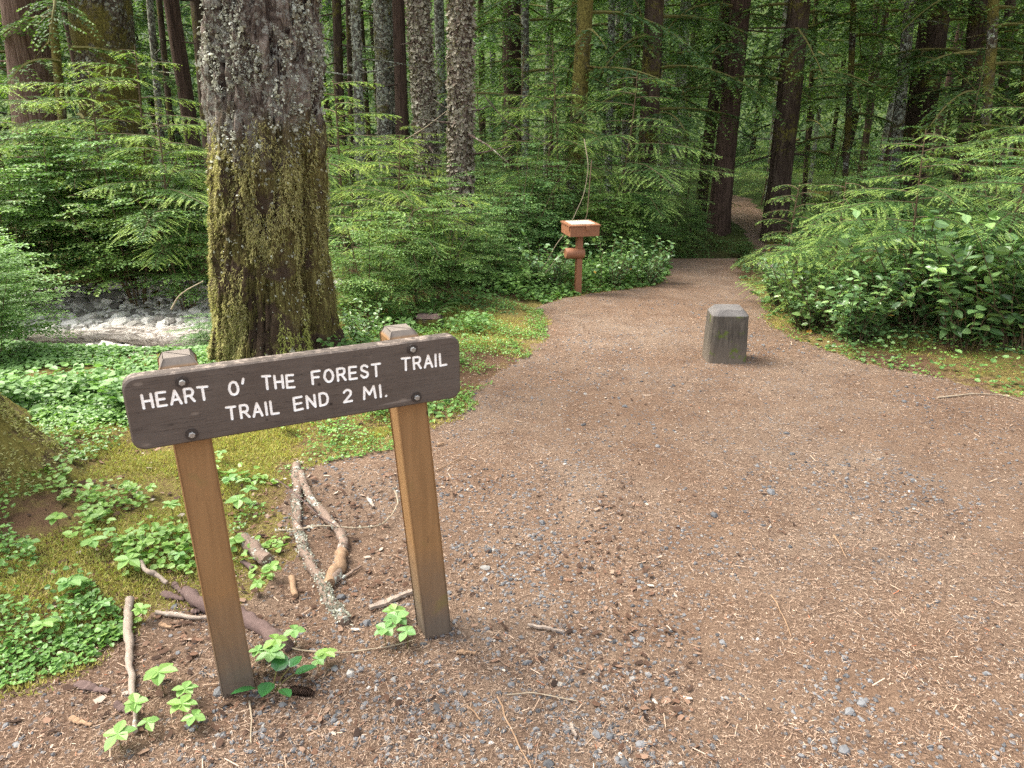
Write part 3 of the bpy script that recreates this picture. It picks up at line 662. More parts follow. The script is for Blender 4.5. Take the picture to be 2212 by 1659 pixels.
def plant(name, proto, px, D, sc, label, cat, group=None, rz=None, dz=0, names=('foliage', 'stem')):
    x_ = X_at(px, D, 0); e = empty(name, (x_, D, Hs(x_, D)-.03+dz), rng.random()*6.28 if rz is None else rz, sc)
    tag(e, label, cat, group)
    link(names[0], proto[0], e); link(names[1], proto[1], e)
    return e

# ------------------------------------------------------------------ trees
def trunk_mesh(r0, r1, h, lean, flare, mat, k=28, rows=46, rough=.05, fr=3.0, seed=0, bend=.0, stubs=0):
    zz = h*np.linspace(0, 1, rows)**1.5; th = np.arange(k)*2*math.pi/k; Z, T = np.meshgrid(zz, th, indexing='ij')
    r = r0 + (r1-r0)*Z/h; fl = flare*np.exp(-Z/(r0*1.6)); lob = 1+.35*np.sin(T*5+seed)+.2*np.sin(T*3+seed*2)
    rr = r*(1+fl*lob); c, s_ = np.cos(T), np.sin(T); n1 = fbm(c*fr+seed, s_*fr, Z*1.3, 4, seed); n2 = fbm(c*fr*4, s_*fr*4+seed, Z*5, 3, seed+9)
    rr = rr*(1 + rough*2*n1 + rough*n2)
    X = lean[0]*Z + bend*np.sin(Z*.7+seed) + rr*c; Y = lean[1]*Z + rr*s_; V = np.stack([X, Y, Z-.15], -1).reshape(-1, 3)
    F = [(i*k+j, i*k+(j+1) % k, (i+1)*k+(j+1) % k, (i+1)*k+j) for i in range(rows-1) for j in range(k)]
    mb = MB(); mb.add(V, F)
    if stubs:
        g = np.random.default_rng(seed+5)
        for q in range(stubs):
            z = g.uniform(.9, 6.5); a = g.random()*6.28; L = g.uniform(.12, 1.1)**1.3; rr0 = r0+(r1-r0)*z/h; b = np.array([lean[0]*z + bend*math.sin(z*.7+seed), 0, z-.15]); o = np.array([math.cos(a), math.sin(a), 0]); e0 = g.uniform(-.5, .25)
            tube(mb, [b + o*rr0*.7, b + o*(rr0+L*.5) + np.array([0, 0, L*e0*.4]), b + o*(rr0+L) + np.array([g.normal(0, .05), g.normal(0, .05), L*e0])], [.012+.006*L, .008+.004*L, .003], 5)
    return mb.mesh('trunk', mat, True)
def tree(name, label, pb, D, w, pt, yt=0, mat='darkbark', limb=None, crown=0, flare=.35, rough=.05, group=None, cat='tree', h=17, flakes=0, limbz=0, seed=None, bend=.0):
    """pb, pt: picture column of the trunk's foot and where it crosses row yt; w: width in picture units at the foot; D: metres away"""
    xb = X_at(pb, D, -.2); zb_ = Hs(xb, D); xt = X_at(pt, D, Z_at(yt, D)); lean = ((xt-xb)/(Z_at(yt, D)-zb_), 0)
    if limb is None and 12.5 < D < 19 and pb > 1000: limb = 1
    r0 = w/2/FPX*(D*math.cos(PITCH)+.4); r1 = r0*.55; seed = int(abs(pb)*7+D*3) % 991 if seed is None else seed
    e = empty(name, (xb, D, zb_)); tag(e, label, cat, group)
    link('trunk', trunk_mesh(r0, r1, h, lean, flare, M[mat], 28 if w > 30 else 14, 46 if w > 30 else 26, rough, seed=seed, bend=bend, stubs=14 if D < 18 and mat != 'mossbark' else 7), e)
    if crown is not None:
        o = link('crown', (CROWN if crown < 2 else TALLCROWN)[crown % 2 if crown < 2 else 0], e, (lean[0]*8, 0, 0), rng.random()*6.28, rng.uniform(.9, 1.1))
    if limb is not None:
        o = link('branch', LIMB[limb][1], e, (lean[0]*3.5, 0, limbz), rng.random()*6.28 if seed is None else seed*.37); link('needles', LIMB[limb][0], o)
    if flakes:
        n = flakes; z = rng.uniform(0, 5.5, n); a = rng.uniform(math.pi, 2*math.pi, n) + rng.normal(0, .3, n); rr = (r0 + (r1-r0)*z/h)*(1+.03*rng.normal(size=n)) + .004
        pos = np.stack([lean[0]*z + rr*np.cos(a), rr*np.sin(a), z-.15], -1); out_ = np.stack([np.cos(a), np.sin(a), 0*a], -1)
        d = nrm(np.stack([rng.normal(size=n), rng.normal(size=n), rng.normal(size=n)*.6-.6], -1) + out_*.6); mb = MB()
        mb.inst(LEAF_T, LEAF_F, pos, d, out_ + rng.normal(0, .4, (n, 3)), rng.uniform(.02, .06, n), rng.uniform(.02, .05, n), rng.random(n)); mb.build('lichen', M['dull_lichen'], e)
    return e
def m_lichen():
    t = NT('leafy_lichen'); c = t.ramp(t.attr('rnd'), [(0, (.16, .15, .11)), (.4, (.30, .30, .23)), (.8, (.44, .45, .37)), (1, (.56, .56, .48))]); return t.bsdf(c, .9, None, .15, .15)
M['lichen'] = m_lichen()
M['dull_lichen'] = leaf_mat('dull_bark_lichen', (.10, .075, .055), (.36, .34, .26), (.3, .3, .2), .9, .1, .1)

# the big mossy trunk behind the sign
def big_trunk():
    D = 4.95; xb = X_at(588, D, -.05); z0 = Hs(xb, D); e = empty('mossy_tree', (xb, D, z0)); tag(e, 'thick trunk right behind the sign, pale lichen above and hanging moss below', 'tree')
    zt = Z_at(0, D); xt = X_at(563, D, zt); lean = (xt-xb)/(zt-z0); h = 12.0; k, rows = 220, 620
    zz = np.concatenate([np.linspace(0, 3.4, 500), np.geomspace(3.41, h, 120)]); th = np.arange(k)*2*math.pi/k; Z, T = np.meshgrid(zz, th, indexing='ij')
    c, s_ = np.cos(T), np.sin(T)
    def rad(Z, T):
        c, s_ = np.cos(T), np.sin(T); r = .372 - .022*np.clip(Z-.6, 0, 2.2) - .02*np.clip(Z-2.8, 0, 9); r = r*(1 + .42*(.25+.75*(.5+.5*np.cos(T+.25)))*np.exp(-Z/.26)*(1 + .45*np.sin(T*4+.6)+.2*np.sin(T*7)))
        r = r + .05*fbm(c*2.2+3, s_*2.2, Z*1.1, 3, 3) + .055*fbm(c*6, s_*6, Z*4.5, 4, 13)*(1+sst(1.2, 1.6, Z)*.3)
        vert = 1-np.abs(fbm(c*6+.4*Z, s_*6, Z*.9, 3, 55)); r = r - .03*np.clip(.86-np.abs(1-vert)*1.0-.6, 0, 1)*0
        crack = np.clip(.10-np.abs(fbm(c*5, s_*5, Z*1.3+.6*fbm(c*3, s_*3, Z*3, 2, 4), 3, 71)), 0, .1)/.1; r = r - .045*crack
        g2 = np.exp(-(((T-5.72)/.08)**2))*sst(1.75, 1.35, Z)*sst(.15, .5, Z); r = r - .10*g2
        return r + .006*fbm(c*26, s_*26, Z*16, 3, 23)
    rr = rad(Z, T); V = np.stack([lean*Z + rr*c, rr*s_, Z-.12], -1).reshape(-1, 3)
    F = [(i*k+j, i*k+(j+1) % k, (i+1)*k+(j+1) % k, (i+1)*k+j) for i in range(rows-1) for j in range(k)]
    mb = MB(); mb.add(V, F); mb.build('trunk', M['bigtrunk'], e, True)
    # leafy lichen plates
    n = 30000; z = .1 + 3.6*rng.random(n)**.9; a = rng.uniform(math.pi-.35, 2*math.pi+.35, n); den = fbm(np.cos(a)*5, np.sin(a)*5, z*4, 3, 66)
    k_ = rng.random(n) < np.clip((z-1.25)*1.6, .09, 1)*np.clip(.35+den*3.2, .01, 1); z, a = z[k_], a[k_]; n = len(z); r_ = rad(z, a)+.003
    o_ = np.stack([np.cos(a), np.sin(a), 0*a], -1); pos = np.stack([lean*z + r_*np.cos(a), r_*np.sin(a), z-.12], -1)
    d = nrm(rng.normal(size=(n, 3)) + o_*.7 + np.array([0, 0, -.5])); T7 = [(0, 0, 0), (.5, .15, .12), (.3, .5, .3), (.55, .8, .1), (0, 1, .3), (-.5, .75, .05), (-.25, .45, .3), (-.5, .1, .1)]
    mb = MB(); sz = rng.uniform(.007, .022, n)*(1+1.0*(rng.random(n) > .93)); mb.inst(T7, [(0, 1, 2, 7), (7, 2, 6, 6), (2, 3, 4, 6), (6, 4, 5, 5)][0:1] + [(2, 3, 4, 6)], pos, d, o_ + rng.normal(0, .5, (n, 3)), sz, sz*1.1, rng.random(n))
    mb.build('lichen', M['lichen'], e)
    # hanging moss strands
    n = 60000; z = .02 + 1.85*rng.random(n); a = rng.uniform(math.pi-.4, 2*math.pi+.4, n); den = fbm(np.cos(a)*4, np.sin(a)*4, z*3, 4, 91)
    k_ = rng.random(n) < np.clip((1.72-z)*2.5, 0, 1)*np.clip(.30+den*3.0 + .35*(a < 3.9) + .3*(np.abs(z-1.3) < .25), .01, 1); z, a = z[k_], a[k_]; n = len(z); r_ = rad(z, a)+.002; cl_ = fbm(np.cos(a)*22, np.sin(a)*22, z*12, 2, 99)
    o_ = np.stack([np.cos(a), np.sin(a), 0*a], -1); pos = np.stack([lean*z + r_*np.cos(a), r_*np.sin(a), z-.12], -1) + o_*(.004+.012*np.clip(cl_, 0, 1))[:, None]
    d = nrm(np.array([0, 0, -1.]) + rng.normal(0, .55, (n, 3)) + o_*.35); mb = MB(); green = sst(.7, .1, z)*sst(-.2, .4, np.cos(a))
    mb.inst(RIB_T, [(0, 1, 2, 3), (3, 2, 4, 4)][0:1], pos, d, o_ + rng.normal(0, .5, (n, 3)), rng.uniform(.014, .045, n), .0036, np.clip(rng.random(n)*.8+.25*cl_+.1, 0, 1), np.clip(green + .5*(rng.random(n) > .9), 0, 1))
    mb.inst(TRI_T, TRI_F, pos + d*.012, nrm(d + rng.normal(0, .5, (n, 3))), o_, rng.uniform(.01, .022, n), .0024, np.clip(rng.random(n)*.8+.25*cl_, 0, 1), np.clip(green, 0, 1))
    mb.build('moss', M['trunkmoss'], e)
    mb = MB(); c0 = TALLCROWN[0]; link('crown', c0, e, (0, 0, 2), 1.0, 1.0)
    return e
big_trunk()

# mossy tree foot cut by the left edge of the frame
def edge_tree():
    D = 2.95; xb = -2.90; z0 = Hs(xb, D); e = empty('mossy_tree', (xb, D, z0)); tag(e, 'flared mossy tree foot cut off by the left edge of the picture', 'tree')
    k, rows, h = 200, 260, 11.; zz = np.concatenate([np.linspace(0, 1.6, 160), np.geomspace(1.61, h, 60)]); th = np.arange(k)*2*math.pi/k; Z, T = np.meshgrid(zz, th, indexing='ij')
    def rad(Z, T):
        c, s_ = np.cos(T), np.sin(T); r = .46-.02*Z; r = r*(1 + .75*np.exp(-Z/.36)*(1+.30*np.sin(T*5+1.0)+.25*np.sin(T*3+2))); return r + .04*fbm(c*5, s_*5, Z*3, 4, 17) + .035*fbm(c*14, s_*14, Z*9, 4, 18)
    rr = rad(Z, T); V = np.stack([rr*np.cos(T)-.03*Z, rr*np.sin(T), Z-.15], -1).reshape(-1, 3); F = [(i*k+j, i*k+(j+1) % k, (i+1)*k+(j+1) % k, (i+1)*k+j) for i in range(rows-1) for j in range(k)]
    mb = MB(); mb.add(V, F); mb.build('trunk', M['edgebark'], e, True)
    n = 60000; z = 1.3*rng.random(n)**1.2; a = rng.uniform(-2.2, 1.0, n); den = fbm(np.cos(a)*5, np.sin(a)*5, z*4, 3, 61); k_ = rng.random(n) < np.clip(.6+den*1.6, .05, 1); z, a = z[k_], a[k_]; n = len(z); r_ = rad(z, a)
    o_ = np.stack([np.cos(a), np.sin(a), .5+0*a], -1); pos = np.stack([r_*np.cos(a)-.03*z, r_*np.sin(a), z-.15], -1); d = nrm(np.array([0, 0, -.3]) + rng.normal(0, .6, (n, 3)) + o_*.6); mb = MB()
    mb.inst(RIB_T, [(0, 1, 2, 3)], pos, d, o_, rng.uniform(.012, .034, n), .0040, rng.random(n), .5*(rng.random(n) > .6)); mb.build('moss', M['trunkmoss'], e)
    link('crown', TALLCROWN[0], e, (0, 0, 2.5), 2.0)
edge_tree()

G1 = 'dim slender trunks deep in the forest'
T = tree
T('cedar_tree', 'broad grey brown cedar trunk with stringy bark near the left edge', 108, 12, 92, 50, 0, 'cedar', None, 1, .25, .03)
T('maple_tree', 'thick moss covered trunk between the stringy cedar and the big mossy trunk', 262, 12.5, 122, 215, 0, 'mossbark', None, 1, .3, .09)
T('slender_tree', 'thin mossy stem between the stringy cedar and the moss covered maple', 160, 11, 18, 108, 0, 'mossbark', 2, None, .1, .08)
T('slender_tree', 'dark brown trunk just left of the big mossy trunk, its bark bare', 440, 14, 32, 370, 0, 'redbark', None, 0, .2, .04)
T('slender_tree', 'pale lichened stem right of the moss covered maple', 362, 15, 15, 322, 0, 'palebark', None, 1, .1, .05)
T('slender_tree', 'thin dark stem between pale lichened stem and bare brown trunk', 385, 15.5, 13, 343, 0, 'darkbark', None, None, .1, .06)
T('slender_tree', 'dim brown trunk half hidden behind the left side of the big mossy trunk', 462, 17, 30, 425, 0, 'darkbark', None, 0, .2, .04)
T('slender_tree', 'dark thin trunk first to the right of the big mossy trunk', 742, 15, 20, 726, 0, 'darkbark', None, 1, .1, .05)
T('slender_tree', 'very thin dark trunk between the first dark trunk and the pale speckled one', 762, 17, 12, 751, 0, 'darkbark', None, None, .1, .05)
T('slender_tree', 'pale speckled trunk with lichen, second group right of the mossy trunk', 784, 13, 21, 766, 0, 'palebark', None, 0, .1, .06, flakes=500)
T('slender_tree', 'wide dull green grey trunk covered in fine lichen', 842, 14, 42, 826, 0, 'palebark', None, 1, .2, .04, flakes=700)
T('slender_tree', 'smooth dark brown trunk touching the green grey trunk', 874, 13.5, 28, 860, 0, 'redbark', None, 1, .2, .04)
T('lichened_tree', 'leaning grey trunk crusted with lichen flakes, left one of the front pair', 938, 10.6, 48, 904, 0, 'flakebark', None, 2, .25, .06, flakes=5200)
T('lichened_tree', 'upright grey trunk crusted with lichen flakes, right one of the front pair', 994, 9.2, 50, 995, 0, 'flakebark', None, 2, .3, .06, flakes=5600)
T('slender_tree', 'dim grey trunk seen between the two lichen crusted trunks', 960, 16, 22, 948, 0, 'palebark', None, None, .1, .05)
T('cedar_tree', 'dark red brown trunk high behind the drooping branches of the middle', 1112, 17, 42, 1106, 0, 'redbark', 1, 0, .2, .04)
T('slender_tree', 'narrow grey trunk beside the dark red brown one', 1137, 15, 18, 1134, 0, 'palebark', None, None, .1, .04)
T('mossy_tree', 'mossy leaning trunk above and behind the rust red box', 1232, 11.5, 36, 1264, 0, 'mossbark', 2, 0, .2, .07)
T('slender_tree', 'thin pale trunk right of the mossy leaning trunk', 1314, 15, 16, 1322, 0, 'palebark', 0, 1, .1, .05)
T('slender_tree', 'pale speckled trunk behind the hemlock boughs, left of the dark furrowed one', 1352, 17, 20, 1358, 0, 'palebark', None, None, .1, .05)
T('fir_tree', 'dark furrowed trunk with a mossy side, left of the trail opening', 1392, 12.5, 42, 1415, 0, 'darkbark', 0, 1, .2, .05)
T('fir_tree', 'pale grey trunk far behind, above the trail opening', 1458, 22, 26, 1482, 0, 'palebark', 1, 0, .2, .05)
T('cedar_tree', 'straight red brown trunk on the left of the far trail', 1553, 13.6, 46, 1600, 0, 'redbark', 0, 2, .35, .03, limbz=.8, seed=41)
T('slender_tree', 'dim leaning trunk directly left of the straight red brown one', 1512, 15.5, 26, 1560, 70, 'darkbark', None, 0, .2, .05)
T('fir_tree', 'rough dark trunk on the right of the far trail', 1676, 13.2, 50, 1727, 0, 'darkbark', 0, 2, .3, .09, limbz=.5, seed=77)
T('slender_tree', 'thin dark stem first right of the rough dark trunk', 1740, 17, 10, 1765, 0, 'darkbark', 2, None, .1, .06)
T('slender_tree', 'knobbly thin mossy stem in the open patch right of the far trail', 1829, 14.5, 13, 1843, 0, 'mossbark', 2, None, .1, .1, bend=.03)
T('slender_tree', 'thin stem between the knobbly mossy stem and the pale leaning trunk', 1868, 18, 12, 1895, 0, 'darkbark', None, 0, .1, .06)
T('slender_tree', 'pale leaning trunk against the wide dark one', 1925, 14, 24, 1968, 0, 'palebark', None, None, .2, .05)
T('fir_tree', 'wide dark trunk above the bright hemlock boughs on the right', 1960, 14.6, 62, 2025, 0, 'darkbark', 1, 1, .2, .05)
T('fir_tree', 'dark leaning trunk above the glossy shrub near the right edge', 2074, 13, 36, 2118, 0, 'darkbark', 0, 0, .2, .05, seed=15)
T('slender_tree', 'thin curved mossy trunk right of the dark leaning trunk', 2118, 11.5, 22, 2144, 0, 'mossbark', 2, None, .2, .07, bend=.05)
T('slender_tree', 'dim trunk second from the right edge', 2150, 15, 22, 2186, 0, 'darkbark', 1, 1, .2, .05)
T('mossy_tree', 'mossy trunk at the right edge of the picture', 2196, 12, 26, 2240, 0, 'mossbark', 0, 0, .2, .07)
T('slender_tree', 'dark trunk at the left edge, left of the stringy cedar', 5, 13, 26, -45, 0, 'darkbark', 0, 0, .2, .05)
zones = [(290, 440, 'in the gap left of the big mossy trunk'), (700, 900, 'right of the big mossy trunk'), (1030, 1240, 'behind the middle of the forest edge'), (1280, 1500, 'left above the trail opening'), (1620, 1850, 'behind the far trail'), (1850, 2212, 'in the dark wood on the right'), (-40, 250, 'far behind the stringy cedar')]
for a_, b_, nm in zones:
    m = int((b_-a_)/24)
    for i in range(m):
        px = a_ + (b_-a_)*(i+rng.random())/m; D = rng.uniform(19, 46)
        T('distant_tree', 'slender dim trunk ' + nm, px, D, rng.uniform(8, 16) , px + (px-1106)*.085*rng.uniform(.8, 1.3) + rng.normal(0, 6), 0, ['darkbark', 'palebark', 'redbark', 'darkbark'][i % 4], [3, None, 3][i % 3], [0, 1][i % 2], .1, .05, group='slender dim trunks ' + nm, h=20)

# ------------------------------------------------------------------ named shrubs and saplings
SP = [  # px, D, proto, scale, label
    (235, 8.5, SAP[3], 1.2, 'hemlock sapling with flat bright boughs in front of the moss covered maple'),
    (375, 8.0, SAP[3], 1.0, 'hemlock sapling filling the gap just left of the big mossy trunk'),
    (750, 8.4, SAP[3], 1.15, 'tall hemlock sapling with lime tips just right of the big mossy trunk'),
    (850, 7.4, SAP[3], .85, 'round topped hemlock sapling in front of the green grey trunk'),
    (760, 6.7, SAP[1], .75, 'low hemlock sapling beside the big mossy trunk'),
    (900, 6.9, SMALLSAP[0], 1.1, 'small lime hemlock between the mossy trunk and the lichen crusted pair'),
    (1215, 10.3, SAP[2], .95, 'dark drooping hemlock behind the rust red box'),
    (1330, 10.2, SAP[3], 1.25, 'hemlock with lime boughs reaching over the trail opening from the left'),
    (1110, 11.5, SAP[2], 1.1, 'tall drooping hemlock right of the lichen crusted pair'),
    (1800, 6.6, SAP[1], .8, 'lime hemlock bough shrub at the right side of the trail'),
    (1950, 6.0, SAP[3], .80, 'spreading lime hemlock above the glossy leaved shrubs'),
    (2130, 5.7, SAP[3], .75, 'yellow green hemlock at the right edge'),
    (1700, 8.4, SMALLSAP[0], 1.2, 'small hemlock at the foot of the rough dark trunk'),
    (640, 10.5, SAP[2], .8, 'hemlock peeking out behind the right side of the big mossy trunk'), (120, 9.6, SAP[2], .8, 'drooping hemlock in front of the stringy cedar'), (1420, 12.5, SAP[2], .75, 'dark hemlock beside the dark furrowed trunk'),
    (1480, 15, SAP[0], .9, 'hemlock behind the dim leaning trunk'), (980, 12, SAP[0], .9, 'hemlock behind the lichen crusted pair'), (1650, 19, SAP[0], 1.0, 'hemlock beyond the far trail'), (1790, 16, SAP[0], 1.0, 'hemlock in the open patch right of the far trail'),
    (1850, 11.5, SAP[1], 1.0, 'dull hemlock under the knobbly thin stem'),
    (2040, 11, SAP[2], .9, 'dark hemlock under the dark leaning trunk'),
]
for px, D, pr, sc, lb in SP: plant('hemlock_sapling', pr, px, D, sc, lb, 'sapling')
for px, D, sc, lb in [(60, 8.4, 1.25, 'tall airy hemlock at the left edge'), (330, 9.2, 1.3, 'tall airy hemlock between the moss covered maple and the big mossy trunk'), (705, 9.6, 1.05, 'tall airy hemlock reaching past the right side of the big mossy trunk'), (890, 9.8, .9, 'airy hemlock in front of the left lichen crusted trunk'),
        (1165, 9.9, 1.2, 'airy hemlock spreading above the blue green mound'), (1060, 12, 1.35, 'airy hemlock further back right of the lichen crusted pair'), (1430, 11.6, 1.15, 'airy hemlock reaching to the trail opening'), (2180, 8, 1.0, 'tall airy hemlock behind the thicket at the right edge')]:
    plant('hemlock_sapling', SAP[3], px, D, sc, lb, 'sapling')
HP = [
    (10, 6.0, HUCK[2], .66, 'bright broad leaved shrub standing in front of the left end of the fallen log'),
    (95, 8.0, HUCK[2], .95, 'broad leaved shrub left of the airy one behind the fallen log'), (290, 7.9, HUCK[0], 1.15, 'fine leaved shrub behind the right end of the fallen log'), (-10, 7.3, HUCK[2], .85, 'fine leaved shrub filling the left edge behind the fallen log'), (395, 7.7, HUCK[0], .95, 'fine leaved shrub against the left side of the mossy trunk'),
    (800, 6.3, HUCK[0], .72, 'fine leaved shrub below the round topped hemlock'), (950, 6.9, HUCK[0], .72, 'fine leaved shrub above the small stump'), (1880, 6.3, HUCK[0], .62, 'fine leaved shrub rising out of the glossy leaves'), (2070, 5.9, HUCK[2], .42, 'broad leaved shrub rising out of the glossy leaves near the right edge'), (1740, 6.8, HUCK[0], .5, 'fine leaved shrub at the trail edge behind the bollard'),
    (-10, 5.0, HUCK[2], .50, 'bright broad leaved shrub at the left edge beside the fallen log'),
    (205, 8.3, HUCK[2], .95, 'airy broad leaved shrub rising behind the middle of the fallen log'),
    (20, 7.6, HUCK[0], 1.0, 'leafy huckleberry under the stringy cedar'),
    (150, 8.6, HUCK[2], .95, 'tall leafy huckleberry behind the fallen log'),
    (300, 8.4, HUCK[0], .95, 'dense huckleberry below the flat hemlock boughs'),
    (400, 9, HUCK[1], 1.2, 'huckleberry half hidden behind the left side of the mossy trunk'),
    (425, 5.7, HUCK[1], .42, 'little huckleberry touching the left side of the mossy trunk'),
    (800, 9.4, HUCK[0], 1.1, 'huckleberry behind the round topped hemlock'),
    (985, 8.3, HUCK[0], .85, 'pale green huckleberry at the foot of the lichen crusted trunks'),
    (900, 8.2, HUCK[1], 1.0, 'huckleberry between the round topped hemlock and the lichen crusted trunks'),
    (1120, 8.9, HUCK[0], .98, 'blue green huckleberry mound left of the rust red box'),
    (1190, 9.6, HUCK[1], 1.25, 'huckleberry directly behind the rust red box'),
    (1060, 7.8, HUCK[1], .72, 'low huckleberry in front of the blue green mound'),
    (1285, 9.4, HUCK[1], 1.1, 'dark huckleberry right of the rust red box'),
    (1375, 10.2, HUCK[1], 1.05, 'dark huckleberry leaning to the left side of the trail'),
    (1440, 11.5, HUCK[0], .7, 'huckleberry at the corner where the trail narrows'),
    (1500, 12.9, HUCK[1], .75, 'low bush at the foot of the straight red brown trunk'),
    (1745, 11.3, HUCK[1], .9, 'dark small leaved bush right of the rough dark trunk'),
    (1610, 12.2, HUCK[1], .35, 'knee high bush where the trail dips out of sight'),
    (1900, 9.6, HUCK[0], .9, 'leafy shrub behind the spreading lime hemlock'),
    (2150, 6.6, HUCK[0], .8, 'dense shrub at the right edge above the glossy leaves'),
]
for px, D, pr, sc, lb in HP: plant('huckleberry_shrub', pr, px, D, sc, lb, 'shrub')
LP = [
    (1850, 5.7, SALAL[0], .75, 'glossy leaved salal mound nearest the bollard'),
    (1985, 5.8, SALAL[0], 1.05, 'tall glossy salal below the spreading lime hemlock'),
    (2090, 5.35, SALAL[0], 1.0, 'large glossy salal with a few yellow leaves near the right edge'),
    (2210, 5.15, SALAL[0], 1.05, 'glossy salal cut by the right edge of the picture'),
    (1765, 6.1, SALAL[1], 1.0, 'low salal patch beside the trail behind the bollard'),
    (1700, 6.95, SALAL[1], .8, 'small round leaved patch just right of the bollard top'),
    (1320, 8.1, SALAL[1], .85, 'low salal right of the rust red box post'),
    (1400, 8.3, SALAL[1], .8, 'low salal at the trail edge between box and narrowing'),
    (1180, 7.9, SALAL[1], .9, 'dark salal at the left foot of the box post'),
    (790, 5.4, SALAL[1], .55, 'dark leafy patch against the right foot of the mossy trunk'),
    (1740, 6.2, SALAL[1], .6, 'low salal tuft between the bollard and the mossy bank'),
]
for px, D, pr, sc, lb in LP: plant('salal_shrub', pr, px, D, sc, lb, 'shrub')
FP = [
    (1120, 7.7, FERN[0], .8, 'olive green fern left of the rust red box'), (1060, 8.5, FERN[0], .8, 'fern behind the low huckleberry'), (1375, 9.4, FERN[1], 1, 'fern by the left side of the narrowing trail'),
    (1660, 9.3, FERN[1], 1.1, 'fern on the right side of the narrowing trail'), (1600, 11.4, FERN[1], .7, 'small fern where the trail dips'), (1500, 11.4, FERN[1], .8, 'fern left of the dip in the trail'),
    (930, 6.4, FERN[1], .8, 'small fern right of the small lime hemlock'), (1690, 8.1, FERN[1], .9, 'fern below the lime hemlock boughs by the trail'), (1770, 13, FERN[0], 1, 'large fern behind the rough dark trunk'),
]
for px, D, pr, sc, lb in FP: plant('sword_fern', pr, px, D, sc, lb, 'fern', names=('fronds', 'stem'))

# ------------------------------------------------------------------ undergrowth that nobody could count
def leaf_mass(name, x, y, zoff, leaf, wr, mat, label, T=LEAF_T, TF=LEAF_F, tilt=.4, dz=.3, tip=None, cat='undergrowth'):
    n = len(x); a = rng.random(n)*6.28; pos = np.stack([x, y, H(x, y)+zoff], -1); d = np.stack([np.cos(a), np.sin(a), rng.normal(0, dz, n)], -1)
    mb = MB(); mb.inst(T, TF, pos, d, slope_n(n, tilt), leaf, leaf*wr, rng.random(n), 0 if tip is None else tip); return tag(mb.build(name, M[mat]), label, cat, kind='stuff')
def clumpy(n, x0, x1, y0, y1, hmax, leaf0, leaf1, seed, fr=.9, sdmin=.15, thr=-.2):
    x = rng.uniform(x0, x1, n); u = rng.random(n); y = y0*(y1/y0)**u; x = x*y/y1 if False else x
    f = fbm(x*fr, y*fr, 0, 3, seed); s = poly_sd(x, y); k_ = (s > sdmin) & (f > thr); x, y, f, s = x[k_], y[k_], f[k_], s[k_]
    h = hmax*np.clip(.35+f*1.3, .05, 1)*sst(sdmin-.1, sdmin+1.2, s); q = np.round(rng.random(len(x))*5)/5+rng.normal(0, .05, len(x)); z = h*np.clip(q, .02, 1.05)**.7
    return x, y, z, leaf0 + (leaf1-leaf0)*(y-y0)/(y1-y0)
x, y, z, lf = clumpy(150000, -26, 26, 10, 48, .95, .035, .12, 301, 1.2, .25, -.35)
leaf_mass('undergrowth', x, y, z, lf, .5, 'huck', 'leafy undergrowth filling the forest floor behind the shrubs')
x, y, z, lf = clumpy(90000, -8.5, 2.6, 6.6, 13, .55, .024, .034, 302, 1.7, .25, -.3)
k = ~((x < -1.7) & (y < 9.0)); leaf_mass('undergrowth', x[k], y[k], z[k], lf[k], .62, 'huck', 'dense small leaved undergrowth below the shrubs left of the trail')
x, y, z, lf = clumpy(50000, 2.4, 10, 5.5, 13, .45, .026, .04, 303, 1.7, .2, -.3)
leaf_mass('undergrowth', x, y, z, lf, .62, 'huck', 'dense undergrowth below the shrubs right of the trail')
# glossy round leaves along the edge near the box
def rim(n, cond, smin, smax, hmax, leaf, mat, label, x0, x1, y0, y1, name='ground_cover', wr=.8, cat='ground cover', thr=-9, seed=5, fr=3):
    x = rng.uniform(x0, x1, n); y = rng.uniform(y0, y1, n); s = edge(x, y); k_ = (s > smin) & (s < smax) & cond(x, y) & (rng.random(len(x)) < sst(thr-.22, thr+.22, fbm(x*fr, y*fr, 0, 3, seed))); x, y, s = x[k_], y[k_], s[k_]; m = len(x)
    return leaf_mass(name, x, y, .012 + hmax*rng.random(m)*sst(smin-.02, smin+.4, s), leaf*rng.uniform(.5, 1.15, m), wr, mat, label, tilt=.35, dz=.2, cat=cat)
rim(26000, lambda x, y: (x > -.2) & (x < 2.6), .02, 1.2, .22, .05, 'bright', 'round leaves crowding the trail edge beside the box', -.5, 2.8, 7.2, 11)
rim(30000, lambda x, y: x > 1.6, .0, 1.3, .16, .04, 'salal', 'low round leaves along the mossy bank on the right', 1.6, 9, 4.0, 10.5, thr=0.05, seed=6)
x, y, z, lf = clumpy(60000, 1.6, 9, 3.4, 9.5, .45, .035, .05, 310, 1.5, .7, -.35)
leaf_mass('undergrowth', x, y, z, lf, .62, 'salal', 'glossy leaved thicket behind the mossy bank on the right')
rim(9000, lambda x, y: x > 1.6, .12, 1.0, .26, .05, 'bright', 'light green broad leaves at the foot of the right hand thicket', 1.6, 9, 4.0, 9.5, thr=.0, seed=61)
rim(34000, lambda x, y: x > 1.6, -.05, 1.3, .06, .022, 'cover', 'tiny leaves over the moss of the right bank', 1.6, 9, 3.6, 8.5, thr=-.05, seed=7)
rim(60000, lambda x, y: (x > -1.15-.0*y) & (x < .3) | (y > 3.9) & (x > -2.2) & (x < .3), -.05, 2.2, .07, .019, 'cover', 'tiny bright leaves between the sign and the mossy trunk', -2.2, .3, 2.5, 6.9, thr=-.02, seed=8)
